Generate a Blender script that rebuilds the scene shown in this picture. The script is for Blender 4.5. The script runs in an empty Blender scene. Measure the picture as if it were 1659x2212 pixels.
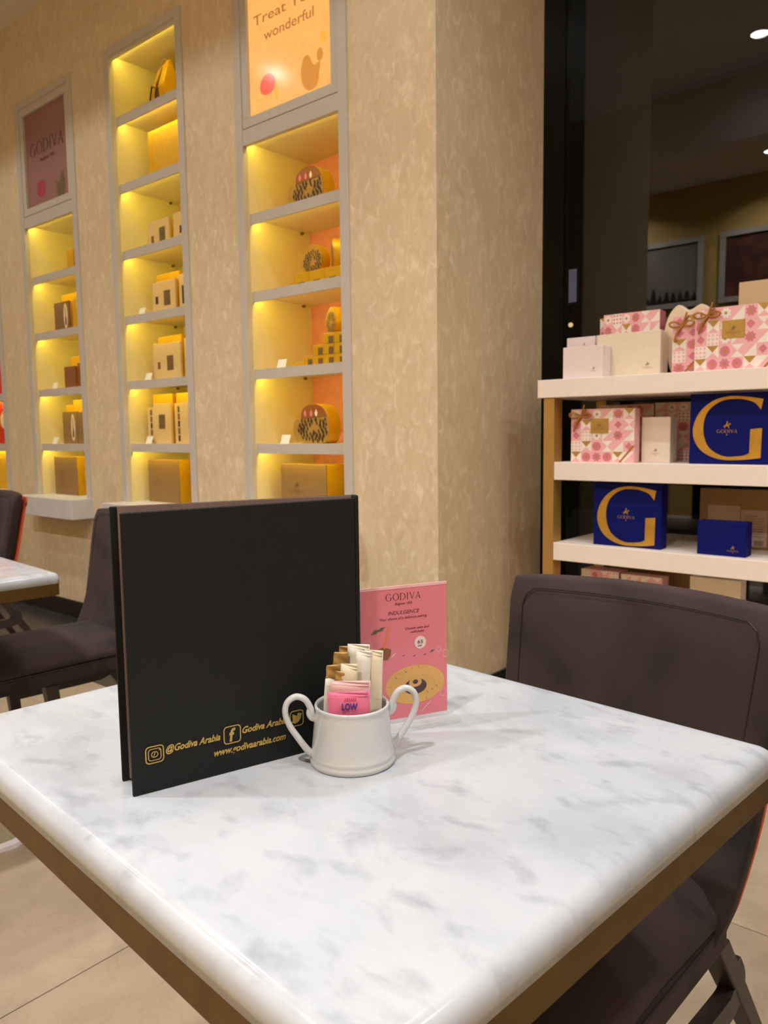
import bpy, bmesh, math, random
from math import sin, cos, pi, radians
from mathutils import Vector, Matrix
C = bpy.context.scene.collection
SC = bpy.context.scene

# ------------------------------------------------------------------ camera
def cam_matrix(yaw, pitch, roll):
    f = Vector((-sin(yaw)*cos(pitch), cos(yaw)*cos(pitch), -sin(pitch)))
    r = Vector((cos(yaw), sin(yaw), 0)); u = r.cross(f)
    r2 = r*cos(roll)+u*sin(roll); u2 = -r*sin(roll)+u*cos(roll)
    return Matrix(((r2.x, u2.x, -f.x), (r2.y, u2.y, -f.y), (r2.z, u2.z, -f.z)))
cd = bpy.data.cameras.new('camera'); cam = bpy.data.objects.new('camera', cd); C.objects.link(cam)
cd.sensor_fit = 'VERTICAL'; cd.sensor_height = 36; cd.lens = 1688.55/2212*36
cd.clip_start = .02
cam.matrix_world = Matrix.Translation((0, 0, 1.095)) @ cam_matrix(.706377, .1015373, -.0124477).to_4x4()
cd.dof.use_dof = True; cd.dof.focus_distance = .82; cd.dof.aperture_fstop = 13
SC.camera = cam
# ------------------------------------------------------------------ world
w = bpy.data.worlds.new('night'); SC.world = w; w.use_nodes = True
w.node_tree.nodes['Background'].inputs[0].default_value = (.02, .018, .016, 1)
w.node_tree.nodes['Background'].inputs[1].default_value = .25
# ------------------------------------------------------------------ exposure
SC.view_settings.view_transform = 'Standard'; SC.view_settings.look = 'None'
SC.view_settings.gamma = 1; SC.view_settings.use_curve_mapping = False
SC.view_settings.exposure = -0.60
# light levels (lamps stand in their own builders below)
DOWNLIGHT_W = 8.5
LED_STRENGTH = 60.0
LED_COLOR = (1.0, .78, .12)
LAMP_COLOR = (1.0, .99, .995)

# ------------------------------------------------------------------ helpers
def tag(o, label=None, cat=None, group=None, kind=None):
    if label: o['label'] = label
    if cat: o['category'] = cat
    if group: o['group'] = group
    if kind: o['kind'] = kind
    return o
def thing(name, label, cat, loc=(0, 0, 0), rz=0, group=None):
    o = bpy.data.objects.new(name, None); C.objects.link(o); o.empty_display_size = .05
    o.location = loc; o.rotation_euler = (0, 0, rz)
    return tag(o, label, cat, group)
def obj(name, bm, mats, parent=None, bevel=0, seg=2, smooth=False, kind=None, label=None):
    me = bpy.data.meshes.new(name)
    bm.normal_update()
    bm.to_mesh(me); bm.free()
    for m in (mats if isinstance(mats, (list, tuple)) else [mats]): me.materials.append(m)
    o = bpy.data.objects.new(name, me); C.objects.link(o)
    if parent: o.parent = parent
    if smooth:
        for p in me.polygons: p.use_smooth = True
    if bevel:
        b = o.modifiers.new('bevel', 'BEVEL'); b.width = bevel; b.segments = seg; b.limit_method = 'ANGLE'; b.angle_limit = radians(40)
        b.harden_normals = False
    if kind: o['kind'] = kind
    if label: o['label'] = label
    return o
def box(bm, x0, x1, y0, y1, z0, z1, mi=0, M=None):
    vs = [bm.verts.new(v) for v in ((x0,y0,z0),(x1,y0,z0),(x1,y1,z0),(x0,y1,z0),(x0,y0,z1),(x1,y0,z1),(x1,y1,z1),(x0,y1,z1))]
    if M:
        for v in vs: v.co = M @ v.co
    for f in ((3,2,1,0),(4,5,6,7),(0,1,5,4),(1,2,6,5),(2,3,7,6),(3,0,4,7)):
        fc = bm.faces.new([vs[i] for i in f]); fc.material_index = mi
    return bm
def bx(*a, **k): return box(bmesh.new(), *a, **k)
def prism(bm, pts, y0, y1, mi=0, mis=None):
    """polygon in XZ extruded from y0 (front) to y1 (back)"""
    a = [bm.verts.new((p[0], y0, p[1])) for p in pts]; b = [bm.verts.new((p[0], y1, p[1])) for p in pts]
    f = bm.faces.new(a); f.material_index = mi
    f = bm.faces.new(b[::-1]); f.material_index = mi if mis is None else mis
    n = len(pts)
    for i in range(n):
        f = bm.faces.new((a[(i+1) % n], a[i], b[i], b[(i+1) % n])); f.material_index = mi if mis is None else mis
    return bm
def tube(bm, pts, r, n=10, closed=False, mi=0, sx=1.0):
    pts = [Vector(p) for p in pts]; m = len(pts); rings = []
    rr = r if isinstance(r, (list, tuple)) else [r]*m
    up = Vector((0, 0, 1)); prev = None
    for i, p in enumerate(pts):
        t = (pts[(i+1) % m]-pts[i-1]) if closed else (pts[min(i+1, m-1)]-pts[max(i-1, 0)])
        t.normalize()
        if prev is None:
            a = t.cross(up)
            if a.length < 1e-3: a = t.cross(Vector((1, 0, 0)))
        else: a = prev - t*prev.dot(t)
        a.normalize(); prev = a; b = t.cross(a)
        rings.append([bm.verts.new(p + a*cos(2*pi*k/n)*rr[i]*sx + b*sin(2*pi*k/n)*rr[i]) for k in range(n)])
    for i in range(m if closed else m-1):
        A, B = rings[i], rings[(i+1) % m]
        for k in range(n):
            f = bm.faces.new((A[k], A[(k+1) % n], B[(k+1) % n], B[k])); f.material_index = mi
    if not closed:
        bm.faces.new(rings[0][::-1]); bm.faces.new(rings[-1])
    return bm
def lathe(bm, prof, n=64, mi=0):
    rings = []
    for r, z in prof:
        rings.append([bm.verts.new((r*cos(2*pi*k/n), r*sin(2*pi*k/n), z)) for k in range(n)] if r > 1e-6 else [bm.verts.new((0, 0, z))])
    for A, B in zip(rings, rings[1:]):
        for k in range(n):
            k2 = (k+1) % n
            if len(A) == 1: vs = (A[0], B[k2], B[k])
            elif len(B) == 1: vs = (A[k], A[k2], B[0])
            else: vs = (A[k], A[k2], B[k2], B[k])
            bm.faces.new(vs).material_index = mi
    return bm
def spline(pts, n=8, closed=False):
    P = [Vector(p) for p in pts]; out = []; m = len(P)
    for i in range(m if closed else m-1):
        if closed: a, b, c, d = P[i-1], P[i], P[(i+1) % m], P[(i+2) % m]
        else: a, b, c, d = P[max(i-1, 0)], P[i], P[i+1], P[min(i+2, m-1)]
        for k in range(n):
            t = k/n
            out.append(.5*((2*b)+(c-a)*t+(2*a-5*b+4*c-d)*t*t+(3*b-a-3*c+d)*t**3))
    if not closed: out.append(P[-1])
    return out

# ------------------------------------------------------------------ materials
def srgb(r, g, b):
    f = lambda c: (c/255/12.92) if c/255 <= .04045 else ((c/255+.055)/1.055)**2.4
    return (f(r), f(g), f(b), 1)
def mat(name, col, rough=.5, metal=0, var=.06, scale=30, bump=0, bscale=200, spec=.5, sheen=0, coat=0, emit=None, estr=0, stretch=(1, 1, 1)):
    m = bpy.data.materials.new(name); m.use_nodes = True; nt = m.node_tree; N = nt.nodes; L = nt.links
    p = N['Principled BSDF']
    tc = N.new('ShaderNodeTexCoord'); mp = N.new('ShaderNodeMapping'); mp.inputs['Scale'].default_value = stretch
    L.new(tc.outputs['Object'], mp.inputs[0])
    nz = N.new('ShaderNodeTexNoise'); nz.inputs['Scale'].default_value = scale; nz.inputs['Detail'].default_value = 4
    L.new(mp.outputs[0], nz.inputs['Vector'])
    r = N.new('ShaderNodeValToRGB'); L.new(nz.outputs[0], r.inputs[0])
    r.color_ramp.elements[0].position = .3; r.color_ramp.elements[1].position = .7
    r.color_ramp.elements[0].color = [c*(1-var) for c in col[:3]]+[1]
    r.color_ramp.elements[1].color = [min(1, c*(1+var)) for c in col[:3]]+[1]
    L.new(r.outputs[0], p.inputs['Base Color'])
    p.inputs['Roughness'].default_value = rough; p.inputs['Metallic'].default_value = metal
    p.inputs['Specular IOR Level'].default_value = spec
    p.inputs['Sheen Weight'].default_value = sheen; p.inputs['Coat Weight'].default_value = coat
    if bump:
        n2 = N.new('ShaderNodeTexNoise'); n2.inputs['Scale'].default_value = bscale; n2.inputs['Detail'].default_value = 3
        L.new(mp.outputs[0], n2.inputs['Vector'])
        bp = N.new('ShaderNodeBump'); bp.inputs['Strength'].default_value = bump; bp.inputs['Distance'].default_value = .001
        L.new(n2.outputs[0], bp.inputs['Height']); L.new(bp.outputs[0], p.inputs['Normal'])
    if emit:
        p.inputs['Emission Color'].default_value = list(emit[:3])+[1]; p.inputs['Emission Strength'].default_value = estr
    return m
def nodes(m): return m.node_tree.nodes, m.node_tree.links, m.node_tree.nodes['Principled BSDF']
def ramp(N, stops):
    r = N.new('ShaderNodeValToRGB'); e = r.color_ramp.elements
    e[0].position, e[0].color = stops[0][0], stops[0][1]; e[1].position, e[1].color = stops[-1][0], stops[-1][1]
    for s in stops[1:-1]:
        k = e.new(s[0]); k.color = s[1]
    return r
def mix(N, L, fac, a, b, mode='MIX'):
    x = N.new('ShaderNodeMix'); x.data_type = 'RGBA'; x.blend_type = mode
    for s, i in ((fac, 0), (a, 6), (b, 7)):
        if hasattr(s, 'is_linked') or hasattr(s, 'links'): L.new(s, x.inputs[i])
        else: x.inputs[i].default_value = s
    return x.outputs[2]

def plaster():
    m = mat('venetian_plaster', srgb(212, 190, 160), rough=.42)
    N, L, p = nodes(m); tc = N.new('ShaderNodeTexCoord')
    mp = N.new('ShaderNodeMapping'); mp.inputs['Scale'].default_value = (1, 1, .55); L.new(tc.outputs['Object'], mp.inputs[0])
    n0 = N.new('ShaderNodeTexNoise'); n0.inputs['Scale'].default_value = 9; n0.inputs['Detail'].default_value = 3; n0.inputs['Distortion'].default_value = .6
    L.new(mp.outputs[0], n0.inputs[0])
    n1 = N.new('ShaderNodeTexNoise'); n1.inputs['Scale'].default_value = 30; n1.inputs['Detail'].default_value = 4; n1.inputs['Distortion'].default_value = 1.1
    L.new(mp.outputs[0], n1.inputs[0])
    r1 = ramp(N, [(.30, srgb(216, 195, 159)), (.54, srgb(223, 203, 168)), (.74, srgb(238, 221, 190))]); L.new(n1.outputs[0], r1.inputs[0])
    r0 = ramp(N, [(.3, (.93, .92, .92, 1)), (.7, (1, 1, 1, 1))]); L.new(n0.outputs[0], r0.inputs[0])
    L.new(mix(N, L, 1.0, r1.outputs[0], r0.outputs[0], 'MULTIPLY'), p.inputs['Base Color'])
    rr = ramp(N, [(.35, (.30, .30, .30, 1)), (.65, (.6, .6, .6, 1))]); L.new(n1.outputs[0], rr.inputs[0]); L.new(rr.outputs[0], p.inputs['Roughness'])
    bp = N.new('ShaderNodeBump'); bp.inputs['Strength'].default_value = .18; bp.inputs['Distance'].default_value = .004
    L.new(n1.outputs[0], bp.inputs['Height']); L.new(bp.outputs[0], p.inputs['Normal'])
    return m
def marble():
    m = mat('white_marble', srgb(232, 231, 230), rough=.16)
    N, L, p = nodes(m); tc = N.new('ShaderNodeTexCoord')
    mp = N.new('ShaderNodeMapping'); mp.inputs['Rotation'].default_value = (0, 0, .5); mp.inputs['Scale'].default_value = (1, 1.7, 1); L.new(tc.outputs['Object'], mp.inputs[0])
    def nz(s, d, di, off=0):
        n = N.new('ShaderNodeTexNoise'); n.inputs['Scale'].default_value = s; n.inputs['Detail'].default_value = d; n.inputs['Distortion'].default_value = di
        n.noise_dimensions = '4D'; n.inputs['W'].default_value = off
        L.new(mp.outputs[0], n.inputs['Vector']); return n.outputs[0]
    ca = ramp(N, [(.32, srgb(164, 169, 176)), (.5, srgb(179, 184, 190)), (.7, srgb(187, 190, 195))]); L.new(nz(5, 6, .6, 1), ca.inputs[0])
    sp = ramp(N, [(.53, (1, 1, 1, 1)), (.72, (.72, .72, .74, 1))]); L.new(nz(21, 6, .3, 4), sp.inputs[0])
    warm = ramp(N, [(.55, (1, 1, 1, 1)), (.75, (1, .96, .96, 1))]); L.new(nz(4, 3, 0, 9), warm.inputs[0])
    vn = N.new('ShaderNodeMath'); vn.operation = 'ABSOLUTE'; sb = N.new('ShaderNodeMath'); sb.operation = 'SUBTRACT'; sb.inputs[1].default_value = .5
    L.new(nz(7, 5, 1.6, 2), sb.inputs[0]); L.new(sb.outputs[0], vn.inputs[0])
    ve = ramp(N, [(0, (.84, .84, .86, 1)), (.035, (1, 1, 1, 1))]); L.new(vn.outputs[0], ve.inputs[0])
    c = mix(N, L, 1.0, ca.outputs[0], sp.outputs[0], 'MULTIPLY'); c = mix(N, L, .18, c, ve.outputs[0], 'MULTIPLY'); c = mix(N, L, 1.0, c, warm.outputs[0], 'MULTIPLY')
    L.new(c, p.inputs['Base Color'])
    return m
def floor_stone(name, a, b, v):
    m = mat(name, a, rough=.25); N, L, p = nodes(m); tc = N.new('ShaderNodeTexCoord')
    n = N.new('ShaderNodeTexNoise'); n.inputs['Scale'].default_value = 5; n.inputs['Detail'].default_value = 8; n.inputs['Distortion'].default_value = .8
    L.new(tc.outputs['Object'], n.inputs['Vector'])
    r = ramp(N, [(.3, a), (.65, b)]); L.new(n.outputs[0], r.inputs[0])
    n2 = N.new('ShaderNodeTexNoise'); n2.inputs['Scale'].default_value = 8; n2.inputs['Detail'].default_value = 6; n2.inputs['Distortion'].default_value = 2
    L.new(tc.outputs['Object'], n2.inputs['Vector'])
    sb = N.new('ShaderNodeMath'); sb.operation = 'SUBTRACT'; sb.inputs[1].default_value = .5; ab = N.new('ShaderNodeMath'); ab.operation = 'ABSOLUTE'
    L.new(n2.outputs[0], sb.inputs[0]); L.new(sb.outputs[0], ab.inputs[0])
    ve = ramp(N, [(0, v), (.02, (1, 1, 1, 1))]); L.new(ab.outputs[0], ve.inputs[0])
    L.new(mix(N, L, .4, r.outputs[0], ve.outputs[0], 'MULTIPLY'), p.inputs['Base Color'])
    return m
def velvet():
    m = mat('brown_velvet', srgb(44, 32, 30), rough=.9, sheen=.12)
    N, L, p = nodes(m); tc = N.new('ShaderNodeTexCoord')
    n = N.new('ShaderNodeTexNoise'); n.inputs['Scale'].default_value = 5; n.inputs['Detail'].default_value = 3; n.inputs['Distortion'].default_value = .7
    L.new(tc.outputs['Object'], n.inputs['Vector'])
    r = ramp(N, [(.37, srgb(20, 11, 10)), (.46, srgb(42, 28, 26)), (.7, srgb(54, 38, 34))]); L.new(n.outputs[0], r.inputs[0])
    L.new(r.outputs[0], p.inputs['Base Color'])
    n2 = N.new('ShaderNodeTexNoise'); n2.inputs['Scale'].default_value = 900; L.new(tc.outputs['Object'], n2.inputs['Vector'])
    bp = N.new('ShaderNodeBump'); bp.inputs['Strength'].default_value = .3; bp.inputs['Distance'].default_value = .001
    L.new(n2.outputs[0], bp.inputs['Height']); L.new(bp.outputs[0], p.inputs['Normal'])
    p.inputs['Sheen Roughness'].default_value = .4; p.inputs['Sheen Tint'].default_value = srgb(150, 125, 110)
    return m
def clear_sheet(name, milk=0):
    m = bpy.data.materials.new(name); m.use_nodes = True; N, L, p = nodes(m)
    out = [n for n in N if n.type == 'OUTPUT_MATERIAL'][0]
    tr = N.new('ShaderNodeBsdfTransparent'); tc = N.new('ShaderNodeTexCoord'); n = N.new('ShaderNodeTexNoise'); n.inputs['Scale'].default_value = 5; L.new(tc.outputs['Object'], n.inputs['Vector'])
    r = ramp(N, [(.3, (.97, .985, .98, 1)), (.7, (.95, .965, .96, 1))]); L.new(n.outputs[0], r.inputs[0]); L.new(r.outputs[0], tr.inputs[0])
    gl = N.new('ShaderNodeBsdfGlossy'); gl.inputs['Roughness'].default_value = .03
    fr = N.new('ShaderNodeFresnel'); fr.inputs[0].default_value = 1.35; mx = N.new('ShaderNodeMixShader')
    ge = N.new('ShaderNodeNewGeometry'); iv = N.new('ShaderNodeMath'); iv.operation = 'SUBTRACT'; iv.inputs[0].default_value = 1; L.new(ge.outputs['Backfacing'], iv.inputs[1])
    ml = N.new('ShaderNodeMath'); ml.operation = 'MULTIPLY'; L.new(fr.outputs[0], ml.inputs[0]); L.new(iv.outputs[0], ml.inputs[1])
    L.new(ml.outputs[0], mx.inputs[0]); L.new(tr.outputs[0], mx.inputs[1]); L.new(gl.outputs[0], mx.inputs[2]); L.new(mx.outputs[0], out.inputs[0])
    if milk:
        df = N.new('ShaderNodeBsdfDiffuse'); df.inputs[0].default_value = (.9, .9, .88, 1); m2 = N.new('ShaderNodeMixShader'); m2.inputs[0].default_value = milk
        L.new(mx.outputs[0], m2.inputs[1]); L.new(df.outputs[0], m2.inputs[2]); L.new(m2.outputs[0], out.inputs[0])
    return m
def glass(name, rough=0.0, tint=(1, 1, 1, 1)):
    m = bpy.data.materials.new(name); m.use_nodes = True; N, L, p = nodes(m)
    tc = N.new('ShaderNodeTexCoord'); n = N.new('ShaderNodeTexNoise'); n.inputs['Scale'].default_value = 3; L.new(tc.outputs['Object'], n.inputs['Vector'])
    r = ramp(N, [(.3, tint), (.7, [c*.98 for c in tint[:3]]+[1])]); L.new(n.outputs[0], r.inputs[0]); L.new(r.outputs[0], p.inputs['Base Color'])
    p.inputs['Transmission Weight'].default_value = 1; p.inputs['Roughness'].default_value = rough; p.inputs['IOR'].default_value = 1.5
    return m

MT = dict(
    plaster=plaster(), marble=marble(), velvet=velvet(),
    ceiling=mat('ceiling_paint', srgb(222, 212, 194), .8, var=.02), backwall=mat('ochre_wall', srgb(206, 170, 96), .7, var=.05),
    black=mat('black_baseboard', srgb(18, 15, 14), .4), darkmetal=mat('dark_bronze_frame', srgb(30, 26, 23), .35, metal=.2),
    grout=mat('grout', srgb(150, 132, 110), .9), floor=floor_stone('beige_marble_floor', srgb(154, 140, 118), srgb(170, 154, 132), (.86, .78, .72, 1)),
    floordark=floor_stone('charcoal_granite_floor', srgb(46, 45, 44), srgb(58, 57, 55), (.8, .8, .8, 1)),
    cabinet=mat('pale_grey_lacquer', srgb(196, 190, 180), .45, var=.02), ledge=mat('grey_white_ledge', srgb(206, 204, 204), .4, var=.05, scale=12),
    inner=mat('cream_laminate', srgb(228, 214, 168), .5, var=.02), backpink=mat('salmon_back_panel', srgb(226, 150, 138), .6),
    backcream=mat('cream_back_panel', srgb(205, 195, 150), .6),
    brass=mat('brushed_brass', srgb(150, 116, 62), .38, metal=.75, var=.12, scale=8, stretch=(1, 1, 8)), brassdark=mat('aged_bronze_band', srgb(112, 90, 52), .5, metal=1.0, spec=.3, var=.12),
    wood=mat('dark_stained_wood', srgb(46, 36, 32), .4, var=.25, scale=12, stretch=(8, 8, 1)), orange=mat('coral_orange_upholstery', srgb(206, 82, 44), .7, var=.08, bump=.2),
    steel=mat('brushed_champagne_plate', srgb(196, 190, 160), .35, metal=.5, var=.15, scale=6, stretch=(1, 30, 1)), plateedge=mat('bright_plate_edge', srgb(232, 228, 232), .3, metal=.2),
    underside=mat('black_underside', srgb(20, 17, 14), .7),
    porcelain=mat('white_porcelain', srgb(203, 205, 205), .12, var=.01, coat=.5), paper=mat('white_sachet_paper', srgb(228, 224, 212), .55, var=.04, bump=.4, bscale=120),
    paperbeige=mat('cream_sachet_paper', srgb(226, 216, 190), .55, var=.04, bump=.4, bscale=120),
    sachgold=mat('gold_sachet_tip', srgb(186, 148, 86), .4, metal=.3, var=.15), sachpink=mat('pink_sachet_paper', srgb(236, 122, 160), .5, var=.05, bump=.3),
    sachpale=mat('pale_pink_paper', srgb(232, 192, 194), .5, var=.08), blueprint=mat('violet_blue_print', srgb(70, 50, 150), .5), redprint=mat('red_print', srgb(200, 40, 70), .5),
    menu=mat('black_menu_cover', srgb(10, 13, 12), .6, spec=.35, var=.12, scale=60, bump=.35, bscale=900), menuin=mat('brown_menu_lining', srgb(132, 110, 104), .4),
    goldfoil=mat('gold_foil_print', srgb(196, 164, 84), .35, metal=.55, var=.15, scale=150), cardpink=mat('rose_pink_card', srgb(248, 136, 152), .5, var=.05, scale=8),
    cardedge=mat('pink_card_edge', srgb(252, 190, 196), .4), maroon=mat('maroon_print', srgb(92, 28, 48), .5), plategold=mat('gold_plate_print', srgb(226, 172, 96), .5, var=.1),
    choc=mat('chocolate_print', srgb(72, 42, 50), .5, var=.2), whiteprint=mat('white_print', srgb(240, 214, 216), .5), greenprint=mat('leaf_green_print', srgb(96, 100, 78), .5, var=.2),
    orangeprint=mat('orange_straw_print', srgb(236, 130, 50), .5), acrylic=clear_sheet('clear_acrylic'), acrylicfoot=clear_sheet('cloudy_acrylic', .14),
    shelfwhite=mat('warm_white_shelf', srgb(244, 233, 222), .45, var=.02), post=mat('gold_post_metal', srgb(190, 150, 84), .4, metal=.5, var=.08, scale=6),
    palepink=mat('pale_pink_card', srgb(238, 220, 222), .5, var=.02), cream=mat('cream_gift_card', srgb(232, 218, 196), .5, var=.03), creamw=mat('ivory_gift_card', srgb(238, 222, 208), .5, var=.02),
    beige=mat('beige_gift_card', srgb(206, 180, 142), .5, var=.03), navy=mat('navy_blue_card', srgb(5, 16, 100), .6, var=.08, scale=8, spec=.15),
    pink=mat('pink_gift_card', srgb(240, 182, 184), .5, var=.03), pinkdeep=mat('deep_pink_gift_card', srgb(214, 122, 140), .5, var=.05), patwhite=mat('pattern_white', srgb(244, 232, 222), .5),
    patgold=mat('pattern_gold', srgb(188, 150, 80), .4, metal=.4, var=.1), ribbon=mat('caramel_gold_ribbon', srgb(176, 118, 44), .35, metal=.2, var=.15),
    goldbig=mat('gold_letter_foil', srgb(208, 162, 66), .32, metal=.55, var=.15, scale=20), goldbox=mat('gold_gift_card', srgb(222, 172, 28), .4, metal=.35, var=.06),
    kraft=mat('brown_gold_board', srgb(140, 108, 64), .5, var=.05), brownbox=mat('brown_gift_card', srgb(128, 92, 62), .5, var=.06), rustbox=mat('rust_brown_card', srgb(134, 78, 40), .5, var=.1),
    creambox=mat('cream_box_card', srgb(216, 186, 128), .5, var=.05, scale=60), windowbrown=mat('brown_window_patch', srgb(110, 86, 48), .5, var=.2), darkpatch=mat('dark_brown_patch', srgb(66, 36, 28), .5),
    redbox=mat('red_gift_card', srgb(196, 30, 24), .45), lattice=mat('black_gold_lattice', srgb(60, 42, 22), .5, var=.4, scale=60), label=mat('grey_paper_label', srgb(170, 148, 136), .6),
    ovalwhite=mat('ivory_oval_label', srgb(226, 204, 172), .5), tagw=mat('white_price_card', srgb(236, 230, 214), .5, var=.04), hinge=mat('shelf_pin_brown', srgb(120, 92, 44), .5),
    posterpink=mat('mauve_poster_print', srgb(152, 108, 104), .5, var=.03, scale=4), posterdark=mat('poster_maroon_letter', srgb(92, 50, 56), .5), ballpink=mat('raspberry_print', srgb(170, 60, 86), .5),
    leafprint=mat('olive_print', srgb(110, 92, 60), .5, var=.3, scale=80), frame=mat('picture_frame_cream', srgb(190, 180, 165), .5), picdark=mat('dark_photo_print', srgb(96, 60, 44), .4, var=.7, scale=7),
    picgrey=mat('misty_photo_print', srgb(140, 128, 116), .4, var=.1, scale=3), pictrees=mat('dark_tree_print', srgb(34, 32, 30), .5), pinkfluff=mat('ivory_heart_card', srgb(232, 212, 184), .6, var=.04),
)
def emissive(name, col, s):
    m = mat(name, col, .12, emit=col, estr=s)
    N, L, p = nodes(m)
    src = p.inputs['Base Color'].links[0].from_socket; L.remove(p.inputs['Base Color'].links[0])
    L.new(src, p.inputs['Emission Color']); p.inputs['Base Color'].default_value = (.03, .02, .015, 1)
    return m
MT['led'] = emissive('warm_led_strip', (*LED_COLOR, 1), LED_STRENGTH)
MT['lightbox'] = emissive('backlit_orange_print', srgb(255, 182, 96), 1.52)
MT['lb_text'] = emissive('backlit_brown_letter', srgb(186, 102, 48), 1.4)
MT['lb_pink'] = emissive('backlit_coral_ball', srgb(252, 98, 74), 1.5)
MT['lb_gold'] = emissive('backlit_gold_piece', srgb(226, 146, 56), 1.4)
MT['lb_yellow'] = emissive('backlit_yellow_piece', srgb(255, 180, 60), 1.5)
MT['lamp'] = emissive('downlight_glow', (1, .97, .92, 1), 40)
MT['far'] = emissive('far_street_lamp_glow', (1, .6, .3, 1), 1.5)
MT['farpanel'] = emissive('far_lit_panel', (.5, .45, .55, 1), .25)

# ------------------------------------------------------------------ lettering
def ring(cx_, cy_, rx, ry, tx, ty, a0, a1, n=18):
    o = [(cx_+rx*cos(a0+(a1-a0)*i/n), cy_+ry*sin(a0+(a1-a0)*i/n)) for i in range(n+1)]
    i_ = [(cx_+(rx-tx)*cos(a0+(a1-a0)*i/n), cy_+(ry-ty)*sin(a0+(a1-a0)*i/n)) for i in range(n+1)]
    return [[o[k], o[k+1], i_[k+1], i_[k]] for k in range(n)]
GL = {}
GL['O'] = (1.0, ring(.5, .5, .5, .52, .13, .04, 0, 2*pi, 24))
GL['G'] = (1.0, ring(.5, .5, .5, .52, .13, .04, radians(40), radians(325), 20)+[[(.8, .08), (.92, .16), (.92, .48), (.8, .48)], [(.72, .45), (1.0, .45), (1.0, .48), (.72, .48)]])
GL['D'] = (.92, [[(.06, 0), (.18, 0), (.18, 1), (.06, 1)], [(0, 0), (.3, 0), (.3, .035), (0, .035)], [(0, .965), (.3, .965), (.3, 1), (0, 1)]]+ring(.3, .5, .6, .5, .13, .04, -pi/2, pi/2, 12))
GL['I'] = (.3, [[(.09, 0), (.21, 0), (.21, 1), (.09, 1)], [(0, 0), (.3, 0), (.3, .03), (0, .03)], [(0, .97), (.3, .97), (.3, 1), (0, 1)]])
GL['V'] = (.86, [[(.05, 1), (.19, 1), (.50, .0), (.43, 0)], [(.75, 1), (.81, 1), (.50, 0), (.45, .1)], [(0, .97), (.26, .97), (.26, 1), (0, 1)], [(.66, .97), (.88, .97), (.88, 1), (.66, 1)]])
GL['A'] = (.86, [[(.05, 0), (.11, 0), (.43, .95), (.4, 1)], [(.67, 0), (.81, 0), (.46, 1), (.4, 1)], [(.2, .33), (.62, .33), (.6, .37), (.22, .37)], [(0, 0), (.2, 0), (.2, .03), (0, .03)], [(.6, 0), (.88, 0), (.88, .03), (.6, .03)]])
def word_polys(word, width, gap=.14):
    x = 0; out = []
    for ch in word:
        w_, ps = GL[ch]
        out += [[(px+x, py) for px, py in q] for q in ps]; x += w_+gap
    s = width/(x-gap)
    return [[(px*s-width/2, py*s) for px, py in q] for q in out], s
HORSE = [[(-.42, 0), (-.34, 0), (-.3, .34), (-.38, .38)], [(-.38, .3), (.3, .36), (.34, .62), (-.4, .58)], [(.22, .0), (.3, 0), (.34, .4), (.22, .4)], [(.2, .5), (.36, .5), (.5, .86), (.36, .92)],
         [(.36, .92), (.5, .86), (.66, .66), (.58, .62)], [(-.14, .56), (.12, .56), (.1, .98), (-.1, .98)], [(-.09, 1.0), (.09, 1.0), (.09, 1.2), (-.09, 1.2)], [(-.1, .9), (-.3, .5), (-.22, .46), (0, .8)],
         [(-.4, .58), (-.38, .5), (-.56, .2), (-.62, .26)]]
def flat_polys(bm, polys, y, x0=0, z0=0, s=1, mi=0, t=.0006):
    for q in polys:
        pts = [(p[0]*s+x0, p[1]*s+z0) for p in q]
        area = sum(pts[i-1][0]*pts[i][1]-pts[i][0]*pts[i-1][1] for i in range(len(pts)))
        if area < 0: pts = pts[::-1]
        vs = [bm.verts.new((p[0], y-t, p[1])) for p in pts]
        f = bm.faces.new(vs); f.material_index = mi
def logo(parent, x, y, z, width, m, emblem=True, name='gold_logo', sub=True):
    """lettering with the rider emblem above, facing -Y"""
    bm = bmesh.new(); ps, s = word_polys('GODIVA', width)
    flat_polys(bm, ps, y, x, z)
    if emblem: flat_polys(bm, HORSE, y, x, z+s*1.3, s*1.7)
    if sub: flat_polys(bm, [[(-.32+i*.11, 0), (-.25+i*.11, 0), (-.25+i*.11, 1), (-.32+i*.11, 1)] for i in range(6)], y, x, z-s*.7, s*.42*1.0)
    return obj(name, bm, m, parent)
def text(name, body, size, m, parent, M, shear=0, align='LEFT', width=None, extrude=.0002, offset=0):
    cu = bpy.data.curves.new(name, 'FONT'); cu.body = body; cu.size = size; cu.shear = shear; cu.align_x = align; cu.extrude = extrude; cu.offset = offset
    cu.resolution_u = 3
    t = bpy.data.objects.new(name, cu); C.objects.link(t)
    dg = bpy.context.evaluated_depsgraph_get(); dg.update()
    me = bpy.data.meshes.new_from_object(t.evaluated_get(dg)); bpy.data.objects.remove(t)
    if width:
        xs = [v.co.x for v in me.vertices]; s = width/(max(xs)-min(xs))
        x0 = min(xs) if align == 'LEFT' else (min(xs)+max(xs))/2
        for v in me.vertices: v.co.x = (v.co.x-x0)*s
    for v in me.vertices: v.co = M @ v.co
    me.materials.clear(); me.materials.append(m)
    o = bpy.data.objects.new(name, me); C.objects.link(o); o.parent = parent
    return o
XZ = Matrix(((1, 0, 0, 0), (0, 0, -1, 0), (0, 1, 0, 0), (0, 0, 0, 1)))   # text plane -> facing -Y
def TX(x, y, z): return Matrix.Translation((x, y, z)) @ XZ

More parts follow.
